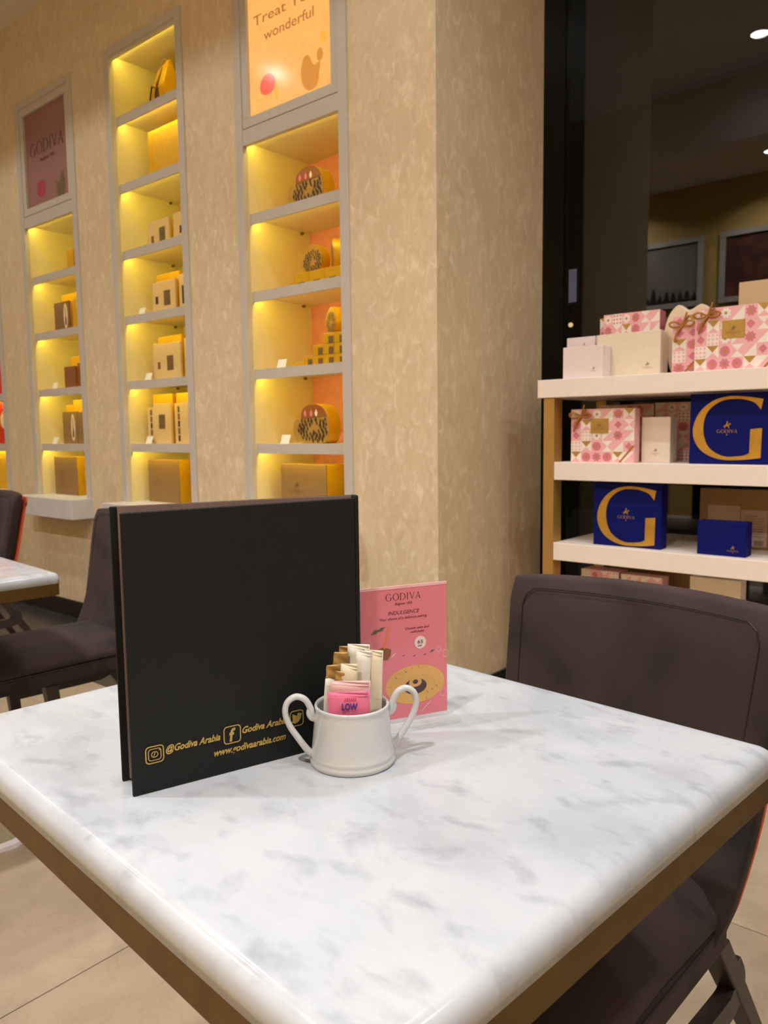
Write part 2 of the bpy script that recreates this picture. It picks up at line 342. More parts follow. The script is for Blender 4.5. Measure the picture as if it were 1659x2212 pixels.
# ================================================================== SETTING
DW = 2.34; XC = -1.731; YG = 3.30; YF = 3.11
NR = [-2.203, -3.25, -4.267, -5.285]; NW = .58; NZ0 = .735
NTOP = [3.085, 3.085, 3.085, 3.085]
bm = bmesh.new()
cuts = sorted([(r-NW-.045, r+.048) for r in NR])
x = -7.4; YB = 2.79
for a, b in cuts:
    box(bm, x, a, DW, YB, 0, 3.95); box(bm, a, b, DW, YB, 0, NZ0-.06); box(bm, a, b, DW, YB, 3.085, 3.95); x = b
box(bm, x, XC, DW, YF, 0, 3.95)
tag(obj('wall_left', bm, MT['plaster']), kind='structure')
tag(obj('wall_right', bx(3.0, 3.1, -1.2, 3.4, 0, 3.95), MT['plaster']), kind='structure')
tag(obj('wall_far', bx(-7.5, -7.4, -1.2, 2.8, 0, 3.95), MT['plaster']), kind='structure')
tag(obj('wall_back', bx(-7.5, 3.1, -1.24, -1.14, 0, 3.95), MT['backwall']), kind='structure')
# ceiling: raised tray between two soffits
bm = bmesh.new()
box(bm, -7.5, 3.1, -.17, 1.45, 3.9, 3.95); box(bm, -7.5, 3.1, -1.24, -.17, 3.37, 3.95); box(bm, -7.5, 3.1, 1.45, 2.34, 3.55, 3.95); box(bm, XC, 3.1, 2.34, 3.4, 3.55, 3.95)
tag(obj('ceiling', bm, MT['ceiling']), kind='structure')
# floor of tiles
fl = obj('floor', bx(-7.5, 3.1, -1.24, 3.4, -.05, -.006), MT['grout']); tag(fl, kind='structure')
me_cache = {}
def floor_tile(x0, x1, y0, y1, m):
    k = (round(x1-x0, 3), round(y1-y0, 3), m.name)
    g = .0012
    if k not in me_cache:
        t = obj('floor_tile', bx(g, x1-x0-g, g, y1-y0-g, -.02, 0), m, fl); me_cache[k] = t.data
    else:
        t = bpy.data.objects.new('floor_tile', me_cache[k]); C.objects.link(t); t.parent = fl
    t.location = (x0, y0, random.uniform(-.0004, 0))
random.seed(3)
xs = [-1.455+.6*i for i in range(-10, 8)]
for i, x in enumerate(xs):
    if x < -7.4 or x > 2.6: continue
    yy = [-1.14, -.23, .97, 1.74]
    for a, b in zip(yy, yy[1:]): floor_tile(x, x+.6, a, b, MT['floor'])
    if x+.6 <= XC+.3: floor_tile(x, x+.6, 1.74, 2.34, MT['floordark'])
    else:
        floor_tile(x, x+.6, 1.74, 2.34, MT['floor'])
        if x > XC: floor_tile(x, x+.6, 2.34, 3.3, MT['floor'])
# baseboards
bm = bx(-7.4, XC, DW-.014, DW, 0, .10); tag(obj('baseboard_left', bm, MT['black'], bevel=.002), kind='structure')
tag(obj('baseboard_pillar', bx(XC, XC+.014, DW-.014, YF, 0, .085), MT['black'], bevel=.002), kind='structure')
# shop window: dark jamb, glass, sill
wn = thing('window_1', None, None); wn['kind'] = 'structure'
obj('window_frame', box(bx(XC-.10, XC, YF, YG+.06, 0, 3.55), XC, 3.0, YG-.02, YG+.05, 0, .12), MT['darkmetal'], wn)
obj('window_seal', bx(XC-.002, XC+.003, YG-.012, YG-.002, .12, 3.55), MT['black'], wn)
obj('glass_pane', bx(XC, 3.0, YG, YG+.012, .12, 3.55), glass('window_glass', 0, (.9, .95, .92, 1)), wn)
# night outside: dark mall floor and wall
tag(obj('wall_outside', bx(-12, 6, 12, 12.1, -.2, 6), mat('night_wall', srgb(16, 14, 12), .9)), kind='structure')
# far lamps seen through the glass
for i, (px, pz) in enumerate(((-4.677, 2.387), (-4.608, 2.386))):
    bm = lathe(bmesh.new(), [(0, -.03), (.02, -.022), (.03, 0), (.02, .022), (0, .03)], 12)
    t = thing('street_lamp', ['small warm lamp glowing outside, the left one of the pair', 'small warm lamp glowing outside, the right one of the pair'][i], 'lamp', (px, 9, pz), group='lamps outside the window')
    obj('lamp_globe', bm, MT['far'], t, smooth=True); obj('lamp_pole', tube(bmesh.new(), [(0, 0, -.028), (0, 0, -pz)], .012, 8), MT['darkmetal'], t)
t = thing('light_panel', 'narrow dim mauve panel outside behind the window edge', 'panel', (-4.62, 9.05, 2.66))
obj('panel_face', bx(-.06, .06, -.02, 0, 0, .40), MT['farpanel'], t); obj('panel_frame', box(box(bx(-.075, .075, 0, .03, -.02, .42), -.02, .02, 0, .03, -2.66, -.02), -.075, .075, -.03, 0, -.02, -.0), MT['darkmetal'], t)

# ------------------------------------------------------------------ ceiling downlights
def downlight(x, y, z, label, W=DOWNLIGHT_W, spread=138):
    t = thing('ceiling_downlight', label, 'ceiling light', (x, y, z), group='ceiling downlights')
    bm = lathe(bmesh.new(), [(.062, -.003), (.08, -.003), (.08, 0), (.062, 0), (.062, -.003)], 32); obj('trim_ring', bm, MT['ceiling'], t, smooth=False)
    bm = bmesh.new(); bmesh.ops.create_circle(bm, cap_ends=True, radius=.06, segments=24)
    for f in bm.faces:
        if f.normal.z > 0: f.normal_flip()
    for v in bm.verts: v.co.z = -.0015
    obj('lamp_disc', bm, MT['lamp'], t)
    ld = bpy.data.lights.new('downlight_lamp', 'AREA'); ld.shape = 'DISK'; ld.size = .11; ld.energy = W; ld.color = LAMP_COLOR; ld.spread = radians(spread)
    lo = bpy.data.objects.new('downlight_lamp', ld); C.objects.link(lo); lo.location = (0, 0, -.006); lo.parent = t
ORD = ['first', 'second', 'third', 'fourth', 'fifth', 'sixth', 'last']
for r_, (yy, zz) in enumerate(((.335, 3.9), (1.05, 3.9))):
    for c_, xx in enumerate((-6.29, -4.78, -3.27, -1.757, -.25, 1.26, 2.5)):  # last lamp of each row is added to light the pillar side
        downlight(xx, yy, zz, 'recessed downlight in the raised ceiling, %s from the far end, %s row' % (ORD[c_], ['middle', 'wall-side'][r_]), DOWNLIGHT_W*(1.3 if r_ else .40)*(2.4 if c_ >= 5 else 1))
for c_, xx in enumerate((-3.4, -1.9, -.4)):
    downlight(xx, -.62, 3.37, 'recessed downlight in the low soffit over the pictures, %s from the far end' % ORD[c_], 48)
for c_, xx in enumerate((-.7, 1.0)):  # added fill lamps, out of view, to brighten pillar side and shelf fronts
    downlight(xx, 1.95, 3.55, 'recessed downlight in the soffit before the shop window, %s of two' % ['left', 'right'][c_], 10, 150)

# ------------------------------------------------------------------ pictures on the back wall (seen reflected)
def picture(x0, x1, z0, z1, label, kind):
    t = thing('framed_picture', label, 'picture', ((x0+x1)/2, -1.14, z0)); w_ = (x1-x0)/2; h = z1-z0
    bm = bmesh.new(); b = .05
    for a in ((-w_, w_, 0, b), (-w_, w_, h-b, h), (-w_, -w_+b, b, h-b), (w_-b, w_, b, h-b)): box(bm, a[0], a[1], 0, .03, a[2], a[3])
    obj('picture_frame', bm, MT['frame'], t, bevel=.002)
    obj('print', bx(-w_+b, w_-b, .004, .012, b, h-b), MT['picgrey' if kind else 'picdark'], t)
    if kind:
        bm = bmesh.new(); random.seed(8); n = 13; iw = w_-b
        for i in range(n):
            cx_ = -iw+.03+(2*iw-.06)*i/(n-1); hh = random.uniform(.07, .17)
            vs = [bm.verts.new(v) for v in ((cx_-.035, .013, b), (cx_+.035, .013, b), (cx_+.02, .013, b+hh*.6), (cx_, .013, b+hh), (cx_-.02, .013, b+hh*.6))]
            bm.faces.new(vs[::-1])
        obj('printed_trees', bm, MT['pictrees'], t)
picture(-3.55, -2.60, 2.255, 2.90, 'framed misty landscape with dark firs, reflected in the window', 1)
picture(-2.45, -1.50, 2.255, 2.90, 'framed dark brown photograph, reflected in the window right of the firs', 0)

# ================================================================== WALL CABINETS
LIP = 2.365
SH = [1.0495, 1.385, 1.729, 2.068]
SH2 = SH+[2.409, 2.751]
CABL = ['tall pale grey wall niche with backlit orange poster, nearest to the pillar',
        'tall pale grey lit wall niche without poster, second from the pillar',
        'tall pale grey wall niche under an unlit mauve poster, third from the pillar',
        'pale grey wall niche holding red boxes, cut by the left edge of the photo']
def cabinet(k):
    R = NR[k]; Lx = R-NW; poster = k in (0, 2, 3)
    shelves = SH if poster else SH2
    top = 2.375 if poster else 3.055
    t = thing('wall_cabinet', CABL[k], 'cabinet', ((Lx+R)/2, DW, NZ0), group='lit niches in the plaster wall')
    h = NW/2; zz = lambda z: z-NZ0
    fo = -.008
    bm = bmesh.new()
    box(bm, -h-.045, -h, fo, .02, zz(NZ0), zz(3.085)); box(bm, h, h+.048, fo, .02, zz(NZ0), zz(3.085)); box(bm, -h, h, fo, .02, zz(3.045), zz(3.085))
    obj('face_frame', bm, MT['cabinet'], t, bevel=.002)
    obj('side_panel', bx(-h-.014, -h, .02, .40, 0, zz(top)), MT['inner'], t); obj('side_panel', bx(h, h+.014, .02, .40, 0, zz(top)), MT['inner'], t)
    obj('back_panel', bx(-h-.014, h+.014, .395, .41, 0, zz(top)), MT['backpink' if k == 0 else 'backcream'], t)
    obj('top_panel', bx(-h, h, .02, .395, zz(top), zz(top)+.015), MT['inner'], t)
    lip = LIP-DW
    def led(par, z):
        obj('led_strip', bx(-h+.01, h-.01, lip+.0125, lip+.0185, z+.014, z+.020), MT['led'], par)
    for s in shelves:
        bm = bx(-h, h, lip, lip+.012, zz(s)-.044, zz(s)); box(bm, -h, h, lip+.012, .395, zz(s)-.018, zz(s))
        sh = obj('shelf', bm, [MT['cabinet']], t)
        sh.data.materials.append(MT['inner'])
        for i, f in enumerate(sh.data.polygons):
            if i >= 6: f.material_index = 1
        led(sh, zz(s)-.044)
        for sx in (-1, 1): obj('shelf_pin', tube(bmesh.new(), [(sx*h, .34, zz(s)-.026), (sx*(h-.012), .34, zz(s)-.026)], .007, 8), MT['hinge'], sh)
    # header above the top compartment
    hd = obj('header_rail', bx(-h, h, fo+.004, .02, zz(top)-.02, zz(top)+.045) if poster else bx(-h, h, .0, .02, zz(top)-.022, zz(3.045)), MT['cabinet'], t)
    obj('led_strip', bx(-h+.01, h-.01, .0225, .0285, zz(top)-.007, zz(top)-.001), MT['led'], hd)
    if poster:
        pz0, pz1 = 2.425, 3.045
        bm = bmesh.new(); b = .04
        for a in ((-h, h, pz0, pz0+b), (-h, h, 3.0, pz1), (-h, -h+b, pz0+b, 3.0), (h-b, h, pz0+b, 3.0)): box(bm, a[0], a[1], fo+.006, .03, zz(a[2]), zz(a[3]))
        pf = obj('poster_frame', bm, MT['cabinet'], t, bevel=.001)
        ip0, ip1 = zz(pz0+b), zz(3.0)
        y = .012
        if k == 0:
            pr = obj('backlit_print', bx(-h+b, h-b, y, .03, ip0, ip1), MT['lightbox'], t)
            text('poster_lettering', 'Treat Your', .058, MT['lb_text'], t, TX(-.215, y-.001, zz(2.83)), width=.42)
            text('poster_lettering', 'wonderful', .058, MT['lb_text'], t, TX(-.15, y-.001, zz(2.755)), width=.30)
            def blob(pts, m, nm): obj(nm, prism(bmesh.new(), [(p[0], zz(p[1])) for p in pts], y-.0012, y+.001), m, t)
            blob([(-.135+.048*cos(a)*(1-.1*sin(a)), 2.575+.042*sin(a)) for a in [i*pi/10 for i in range(20)]], MT['lb_pink'], 'printed_ball')
            blob([(p[0]+.115, p[1]+2.49) for p in spline([(-.03, .12), (-.045, .07), (-.035, .02), (.0, -.01), (.045, .0), (.06, .05), (.065, .085), (.03, .08), (.0, .125)], 4, True)], MT['lb_gold'], 'printed_chocolate')
            for q in ((.02, .18, 2.60), (.03, .2, 2.66), (.2, .26, 2.53), (.0, .25, 2.73)):
                blob([(q[1]+.018*cos(a), q[2]+.026*sin(a)) for a in [i*pi/4 for i in range(8)]] if q[0] else [(.235, 2.66), (.25, 2.68), (.262, 2.74), (.245, 2.73)], MT['lb_yellow'] if q[0] != .02 else MT['lb_gold'], 'printed_petal')
            blob([(-.085, 2.50), (-.07, 2.50), (-.075, 2.56), (-.092, 2.565)], MT['lb_yellow'], 'printed_petal')
        else:
            obj('poster_print', bx(-h+b, h-b, y, .03, ip0, ip1), MT['posterpink'], t)
            if k == 2:
                bm = bmesh.new(); ps, s = word_polys('GODIVA', .40); flat_polys(bm, ps, y-.0008, 0, zz(2.755), 1); obj('poster_lettering', bm, MT['posterdark'], t)
                text('poster_lettering', 'Belgium 1926', .028, MT['posterdark'], t, TX(-.08, y-.001, zz(2.71)), shear=.2, width=.17)
                obj('printed_ball', prism(bmesh.new(), [(-.085+.05*cos(i*pi/10), zz(2.555)+.05*sin(i*pi/10)) for i in range(20)], y-.0012, y+.001), MT['ballpink'], t)
                obj('printed_leaf', prism(bmesh.new(), [(p[0]+.13, zz(p[1])+2.52-0) for p in spline([(-.05, .05), (-.03, .02), (-.02, -.06), (.03, -.07), (.06, .0), (.05, .08), (.02, .06), (.0, .03)], 4, True)], y-.0012, y+.001), MT['leafprint'], t)
    # ledge
    le = obj('ledge', bx(-h-.045, h+.06, -.135, .40, -.115, 0), MT['ledge'], t, bevel=.003)
    return t
CAB = [cabinet(k) for k in range(4)]

# ------------------------------------------------------------------ boxes
def giftbox(label, x0, x1, y0, dep, z0, z1, m, name='gift_box', cat='box', lid=None, lidfrac=.35, rz=0, group=None, logo_w=0, logo_at=(.5, .4), logo_m=None, bev=.0015, emblem=True):
    w_, h = (x1-x0)/2, z1-z0
    t = thing(name, label, cat, ((x0+x1)/2, y0, z0), rz, group)
    ld = dep*lidfrac
    obj('box_lid', bx(-w_, w_, 0, ld, 0, h), lid or m, t, bevel=bev)
    obj('box_base', bx(-w_+.0012, w_-.0012, ld+.0008, dep, .0004, h-.0012), m, t, bevel=bev)
    if logo_w: logo(t, -w_+2*w_*logo_at[0], -.0002, h*logo_at[1], logo_w, logo_m or MT['patgold'], emblem=emblem)
    return t
def lobed(kind):
    if kind == 'heart':
        pts = [(0, 0), (.30, .06), (.48, .28), (.50, .52), (.44, .74), (.30, .92), (.12, .99), (-.06, .95), (-.16, .84), (-.28, .80), (-.42, .68), (-.50, .50), (-.46, .30), (-.30, .10)]
    else:
        pts = [(-.05, 0), (.30, .0), (.42, .06), (.50, .30), (.49, .55), (.42, .80), (.28, .95), (.05, 1.0), (-.16, .93), (-.26, .78), (-.29, .62), (-.42, .60), (-.50, .44), (-.49, .22), (-.38, .06), (-.22, .0)]
    return [(p[0], p[1]) for p in spline([(a, b, 0) for a, b in pts], 4, True)]
def tin(label, xc, y, z0, w_, h, dep, kind='big', rz=0, top=True, name='chocolate_tin'):
    t = thing(name, label, 'tin', (xc, y, z0), rz, 'lobed gold chocolate tins')
    P = lobed('heart' if kind == 'heart' else 'cake')
    zmin = min(p[1] for p in P); P = [(p[0]*w_, (p[1]-zmin)*h) for p in P]
    obj('tin_body', prism(bmesh.new(), P, .004, dep), MT['goldbox'], t)
    obj('tin_lid', prism(bmesh.new(), [(p[0]*.985, .006*h+p[1]*.985) for p in P], -.002, .004), MT['patgold'], t)
    random.seed(len(label)); bm = bmesh.new()
    cxm = .08*w_; czm = .40*h
    for i in range(60):
        a = i*2.399; r = .06+.36*math.sqrt((i+1)/60); px = cxm+r*w_*cos(a)*1.0; pz = czm+r*h*sin(a)*.95
        if r < .12 or (top and pz > h*.62) or pz < .05*h or abs(px) > .44*w_: continue
        s = random.uniform(.034, .052)*w_; b = 1.75+random.uniform(-.45, .45)
        ps = [(px+s*cos(b)*1.5, pz+s*sin(b)*1.5), (px-s*sin(b)*.7, pz+s*cos(b)*.7), (px-s*cos(b)*1.5, pz-s*sin(b)*1.5), (px+s*sin(b)*.7, pz-s*cos(b)*.7)]
        flat_polys(bm, [ps], -.0022)
    obj('printed_petals', bm, MT['lattice'], t)
    if top:
        cap = [p for p in P if p[1] > h*.62 and p[0] > -.3*w_]
        if len(cap) > 3:
            obj('chocolate_print', prism(bmesh.new(), [(p[0]*.97, p[1]*.99) for p in cap], -.0035, -.0021), MT['rustbox'], t)
            for j, (dx, m) in enumerate(((-.14, 'pinkdeep'), (.03, 'pinkdeep'), (.17, 'creamw'))):
                P2 = [(dx*w_+.035*w_*cos(a)*(1 if sin(a) < 0 else 1-.7*sin(a)), h*.77+.09*h*sin(a)) for a in [i*pi/6 for i in range(12)]]
                obj('printed_almond', prism(bmesh.new(), P2, -.0045, -.0036), MT[m], t)
    return t
def price_tag(x, z, label):
    t = thing('price_card', label, 'price card', (x, 2.392, z), .0, 'small price cards on the niche shelves')
    M = Matrix.Rotation(radians(-18), 4, 'X')
    obj('card', bx(-.028, .028, 0, .0012, 0, .042, M=M), MT['tagw'], t)
    obj('card_foot', bx(-.028, .028, 0, .022, 0, .0015), MT['acrylic'], t)
# niche by the pillar
z = SH[3]; tin('gold lobed chocolate tin on the top shelf of the niche by the pillar', -2.512, 2.45, z, .215, .165, .07, top=True)
z = SH[2]
for i in range(3):
    giftbox('small flat gold box with brown band under the heart tins, %s from the left' % ['first', 'second', 'third'][i], -2.565+i*.094, -2.473+i*.094, 2.42, .12, z, z+.058, MT['goldbox'], group='small gold boxes under the heart tins')
    obj('box_band', bx(-.02, .02, -.0012, -.0002, .0, .018), MT['windowbrown'], bpy.data.objects[[o.name for o in bpy.data.objects if o.get('group') == 'small gold boxes under the heart tins'][-1]])
tin('gold heart tin standing left on flat gold boxes, second shelf by the pillar', -2.507, 2.47, z+.0585, .13, .125, .055, 'heart', top=False)
tin('gold heart tin turned sideways at right, second shelf by the pillar', -2.378, 2.47, z+.0585, .12, .127, .06, 'heart', rz=-.75, top=False)
z = SH[1]
NM = ['bottom', 'second', 'third']
giftbox('thin flat gold box at the left foot of the stepped pile', -2.60, -2.522, 2.43, .11, z, z+.022, MT['goldbox'], group='stepped pile of small gold boxes')
for c_ in range(4):
    for l_ in range(min(c_+1, 3)):
        b = giftbox('small gold box in the stepped pile, %s column from the left, %s layer' % (['first', 'second', 'third', 'fourth'][c_], NM[l_]), -2.521+.064*c_, -2.458+.064*c_, 2.42, .10, z+.0445*l_+.0002, z+.0445*l_+.0435, MT['goldbox'], group='stepped pile of small gold boxes')
        obj('box_band', bx(.000, .028, -.0012, -.0002, 0, .030), MT['windowbrown'], b)
tin('gold heart tin standing on top of the stepped pile of gold boxes', -2.378, 2.45, z+.1338, .095, .112, .06, 'heart', rz=-.35, top=False)
z = SH[0]; tin('gold lobed chocolate tin on the lowest open shelf by the pillar', -2.511, 2.45, z, .225, .175, .075)
tin('gold lobed tin half hidden by the right frame of the niche by the pillar', -2.262, 2.50, z, .16, .165, .075, top=True, rz=.0)
price_tag(-2.635, SH[1], 'white price card on the middle shelf of the niche by the pillar'); price_tag(-2.623, SH[0], 'white price card beside the lowest lobed tin')
giftbox('large brown-gold box with bright gold sides at the bottom of the niche by the pillar', -2.683, -2.394, 2.42, .14, NZ0, .958, MT['goldbox'], lid=MT['kraft'], lidfrac=.06, logo_w=.085, logo_at=(.36, .42), logo_m=MT['windowbrown'])
giftbox('dark gold box behind the large one at the bottom of the niche by the pillar', -2.345, -2.215, 2.56, .12, NZ0, .965, MT['kraft'])
# second niche
z = SH2[5]
t = thing('gift_bag', 'gold gift bag with dark ribbon leaning on the top shelf of the second niche', 'bag', (-3.625, 2.49, z), -.25)
bm = bmesh.new()
for a, b, c_, d in ((-.09, .09, 0, 0),):
    vs = [bm.verts.new(v) for v in ((-.095, 0, 0), (.095, 0, 0), (.095, .08, 0), (-.095, .08, 0), (-.085, .03, .25), (.085, .03, .25), (.085, .045, .25), (-.085, .045, .25), (-.09, -.004, .13), (.09, -.004, .13), (.09, .08, .13), (-.09, .08, .13))]
    for f in ((3, 2, 1, 0), (0, 1, 9, 8), (1, 2, 10, 9), (2, 3, 11, 10), (3, 0, 8, 11), (8, 9, 5, 4), (9, 10, 6, 5), (10, 11, 7, 6), (11, 8, 4, 7), (4, 5, 6, 7)): bm.faces.new([vs[i] for i in f])
obj('bag_body', bm, MT['goldbox'], t, bevel=.002)
bm = tube(bmesh.new(), [(-.012, -.004, .002), (-.016, -.008, .10), (-.004, -.004, .15), (.0, .02, .21), (.0, .03, .238)], .006, 6, sx=1); tube(bm, [(-.015, -.006, .135), (.02, -.02, .12), (.05, -.022, .11), (.055, -.02, .06), (.05, -.018, .02)], .005, 6); tube(bm, [(-.015, -.006, .135), (-.05, -.015, .15), (-.075, -.015, .11), (-.08, -.015, .09)], .005, 6)
obj('ribbon', bm, MT['darkpatch'], t)
obj('bag_handle', tube(bmesh.new(), spline([(-.045, .03, .225), (-.04, .034, .262), (0, .036, .28), (.04, .034, .262), (.045, .03, .225)], 4), .0025, 6), MT['patgold'], t)
giftbox('large plain gold box on the shelf under the gold gift bag', -3.675, -3.29, 2.45, .13, SH2[4], 2.662, MT['goldbox'], lidfrac=.3)
def winbox(label, x0, x1, y0, z0, z1, wins, dep=.05, m='creambox', stripe=None, ov=None):
    b = giftbox(label, x0, x1, y0, dep, z0, z1, MT['goldbox'], lid=MT[m], lidfrac=.25, name='window_box')
    w_ = (x1-x0)/2; h = z1-z0
    for (a, c_, ww, hh, mm) in wins: obj('window_patch', bx(-w_+2*w_*a-ww/2, -w_+2*w_*a+ww/2, -.0012, -.0002, h*c_-hh/2, h*c_+hh/2), MT[mm], b)
    if stripe is not None:
        for i in range(5): obj('stripe_square', bx(-w_+2*w_*stripe-.008, -w_+2*w_*stripe+.008, -.0012, -.0002, h*(.06+.18*i), h*(.06+.18*i)+h*.15), MT[['darkpatch', 'windowbrown', 'darkpatch', 'rustbox', 'windowbrown'][i]], b)
    if ov:
        pts = [(-w_+2*w_*ov+.024*cos(a), h*.5+h*.42*sin(a)) for a in [i*pi/10 for i in range(20)]]
        obj('oval_label', prism(bmesh.new(), pts, -.0012, -.0002), MT['ovalwhite'], b)
        obj('label_figure', prism(bmesh.new(), [(-w_+2*w_*ov+q[0]*.02, h*.5+h*q[1]) for q in ((-.4, -.3), (.3, -.3), (.5, -.15), (.1, .05), (.12, .3), (-.12, .3), (-.1, .05))], -.0020, -.0013), MT['darkpatch'], b)
    return b
W1 = [(.22, .30, .022, .036, 'rustbox'), (.68, .42, .05, .07, 'windowbrown')]
W2 = [(.40, .38, .024, .036, 'darkpatch'), (.75, .5, .02, .05, 'rustbox')]
winbox('cream window box at left on the third shelf from the top, second niche', -3.666, -3.477, 2.42, SH2[3], 2.197, W1)
winbox('cream window box at right on the third shelf from the top, second niche', -3.44, -3.275, 2.42, SH2[3], 2.203, W2)
winbox('cream window box on the fourth shelf from the top, second niche', -3.648, -3.446, 2.42, SH2[2], 1.888, [(.2, .42, .022, .038, 'darkpatch'), (.65, .45, .055, .075, 'windowbrown')])
winbox('cream box with dark patch against the right frame, fourth shelf, second niche', -3.425, -3.265, 2.43, SH2[2], 1.905, [(.25, .42, .03, .09, 'darkpatch')])
giftbox('gold box behind the cream one, fourth shelf from the top, second niche', -3.70, -3.497, 2.485, .10, SH2[2], 1.944, MT['goldbox'])
winbox('cream window box on the fifth shelf from the top, second niche', -3.645, -3.422, 2.42, SH2[1], 1.572, [(.15, .40, .022, .036, 'rustbox'), (.60, .45, .055, .075, 'windowbrown')])
winbox('narrow cream box left of the window box, fifth shelf, second niche', -3.68, -3.648, 2.43, SH2[1], 1.578, [])
winbox('cream box with rust patch against the right frame, fifth shelf, second niche', -3.40, -3.265, 2.43, SH2[1], 1.585, [(.25, .42, .03, .10, 'rustbox')])
giftbox('gold box behind the cream boxes, fifth shelf from the top, second niche', -3.712, -3.50, 2.485, .10, SH2[1], 1.619, MT['goldbox'])
winbox('thin cream box with a stripe of dark squares at left, sixth shelf, second niche', -3.755, -3.692, 2.43, SH2[0], 1.245, [], stripe=.55)
winbox('cream window box at left on the sixth shelf from the top, second niche', -3.687, -3.527, 2.42, SH2[0], 1.262, [(.5, .55, .055, .075, 'windowbrown')])
winbox('thin cream box with dark squares between two window boxes, second niche', -3.505, -3.44, 2.43, SH2[0], 1.258, [], stripe=.55)
winbox('cream window box at right on the sixth shelf from the top, second niche', -3.434, -3.275, 2.42, SH2[0], 1.262, [(.55, .55, .05, .075, 'windowbrown')])
giftbox('gold box standing behind left window box, sixth shelf, second niche', -3.782, -3.60, 2.485, .10, SH2[0], 1.316, MT['goldbox'])
giftbox('gold box standing behind right window box, sixth shelf, second niche', -3.566, -3.36, 2.485, .10, SH2[0], 1.316, MT['goldbox'])
giftbox('large brown box with bright gold sides at the bottom of the second niche', -3.757, -3.475, 2.42, .09, NZ0, .964, MT['goldbox'], lid=MT['kraft'], lidfrac=.06, logo_w=.08, logo_at=(.32, .42), logo_m=MT['brownbox'])
giftbox('dark gold box behind the large brown one, bottom of the second niche', -3.44, -3.262, 2.50, .10, NZ0, .975, MT['kraft'])
price_tag(-3.719, SH2[2], 'white price card, fourth shelf of the second niche'); price_tag(-3.693+.01, SH2[1], 'white price card, fifth shelf of the second niche'); price_tag(-3.70, SH2[0], 'white price card before the striped thin box, sixth shelf, second niche')
# third niche
giftbox('slim gold box on the top shelf of the third niche', -4.513, -4.44, 2.42, .08, SH[3], 2.192, MT['goldbox']); giftbox('slim brown box beside the slim gold one, top shelf of the third niche', -4.425, -4.29, 2.42, .08, SH[3], 2.195, MT['rustbox'])
winbox('dark brown box with white oval label, second shelf of the third niche', -4.70, -4.525, 2.42, SH[2], 1.903, [], m='brownbox', ov=.78)
giftbox('gold box behind the dark brown one, second shelf of the third niche', -4.729, -4.54, 2.485, .10, SH[2], 1.962, MT['goldbox']); winbox('black and gold box against the right frame, second shelf, third niche', -4.50, -4.29, 2.43, SH[2], 1.91, [(.45, .45, .03, .13, 'darkpatch')], m='goldbox')
winbox('rust brown box with round lid patch, third shelf of the third niche', -4.617, -4.484, 2.42, SH[1], 1.515, [], m='rustbox')
giftbox('rust and gold box against the right frame, third shelf, third niche', -4.475, -4.29, 2.43, .1, SH[1], 1.53, MT['rustbox']); giftbox('gold box standing behind, third shelf of the third niche', -4.66, -4.54, 2.485, .1, SH[1], 1.582, MT['goldbox'])
winbox('light brown box with ivory oval label, fourth shelf of the third niche', -4.668, -4.495, 2.42, SH[0], 1.244, [], m='kraft', ov=.72)
giftbox('light brown box against the right frame, fourth shelf, third niche', -4.488, -4.29, 2.42, .1, SH[0], 1.238, MT['kraft']); giftbox('gold box behind left, fourth shelf of the third niche', -4.74, -4.655, 2.485, .1, SH[0], 1.290, MT['goldbox'], rz=.0); giftbox('gold box behind right, fourth shelf of the third niche', -4.65, -4.53, 2.485, .1, SH[0], 1.318, MT['goldbox'])
giftbox('large brown box with gold sides at the bottom of the third niche', -4.765, -4.495, 2.40, .12, NZ0, .97, MT['goldbox'], lid=MT['kraft'], lidfrac=.06, logo_w=.08, logo_at=(.32, .5), logo_m=MT['brownbox'])
giftbox('dark gold box behind the large brown one, bottom of the third niche', -4.40, -4.28, 2.54, .09, NZ0, .98, MT['kraft'])
price_tag(-4.70, SH[1], 'white price card, third shelf of the third niche'); price_tag(-4.73, SH[0], 'white price card, fourth shelf of the third niche')
# leftmost niche
giftbox('bright red box on the second shelf of the leftmost niche', -5.62, -5.40, 2.42, .1, SH[1], 1.63, MT['redbox']); b = giftbox('red box with a yellow round ornament, third shelf of the leftmost niche', -5.62, -5.40, 2.42, .1, SH[0], 1.33, MT['redbox'])
obj('round_ornament', prism(bmesh.new(), [(.04+.06*cos(i*pi/10), .16+.06*sin(i*pi/10)) for i in range(20)], -.0015, -.0002), MT['ovalwhite'], b)
giftbox('gold box at the bottom of the leftmost niche', -5.72, -5.475, 2.42, .1, NZ0, .995, MT['goldbox']); giftbox('dark red box on the upper shelf of the leftmost niche', -5.62, -5.42, 2.42, .1, SH[2], 1.9, MT['redbox'])

# ================================================================== GONDOLA SHELVING by the window
YS = 2.70
t = thing('display_shelving', 'free-standing gold-post shelving with thick warm white shelves before the window', 'shelving', (-1.47, YS, 0))
zt = [1.286, .974, .664, .35, .08]
def rel(x0, x1, y0, y1, z0, z1): return bx(x0+1.47, x1+1.47, y0-YS, y1-YS, z0, z1)
obj('shelf_board', rel(-1.516, .22, YS-.006, 3.24, zt[0]-.068, zt[0]), MT['shelfwhite'], t, bevel=.002)
for z in zt[1:]: obj('shelf_board', rel(-1.4465, .15, YS, 3.21, z-.068, z), MT['shelfwhite'], t, bevel=.002)
for x0 in (-1.492, .151):
    for y0 in (YS, 3.155):
        obj('post', rel(x0, x0+.0445, y0, y0+.065, 0, zt[0]-.069), MT['post'], t, bevel=.001)
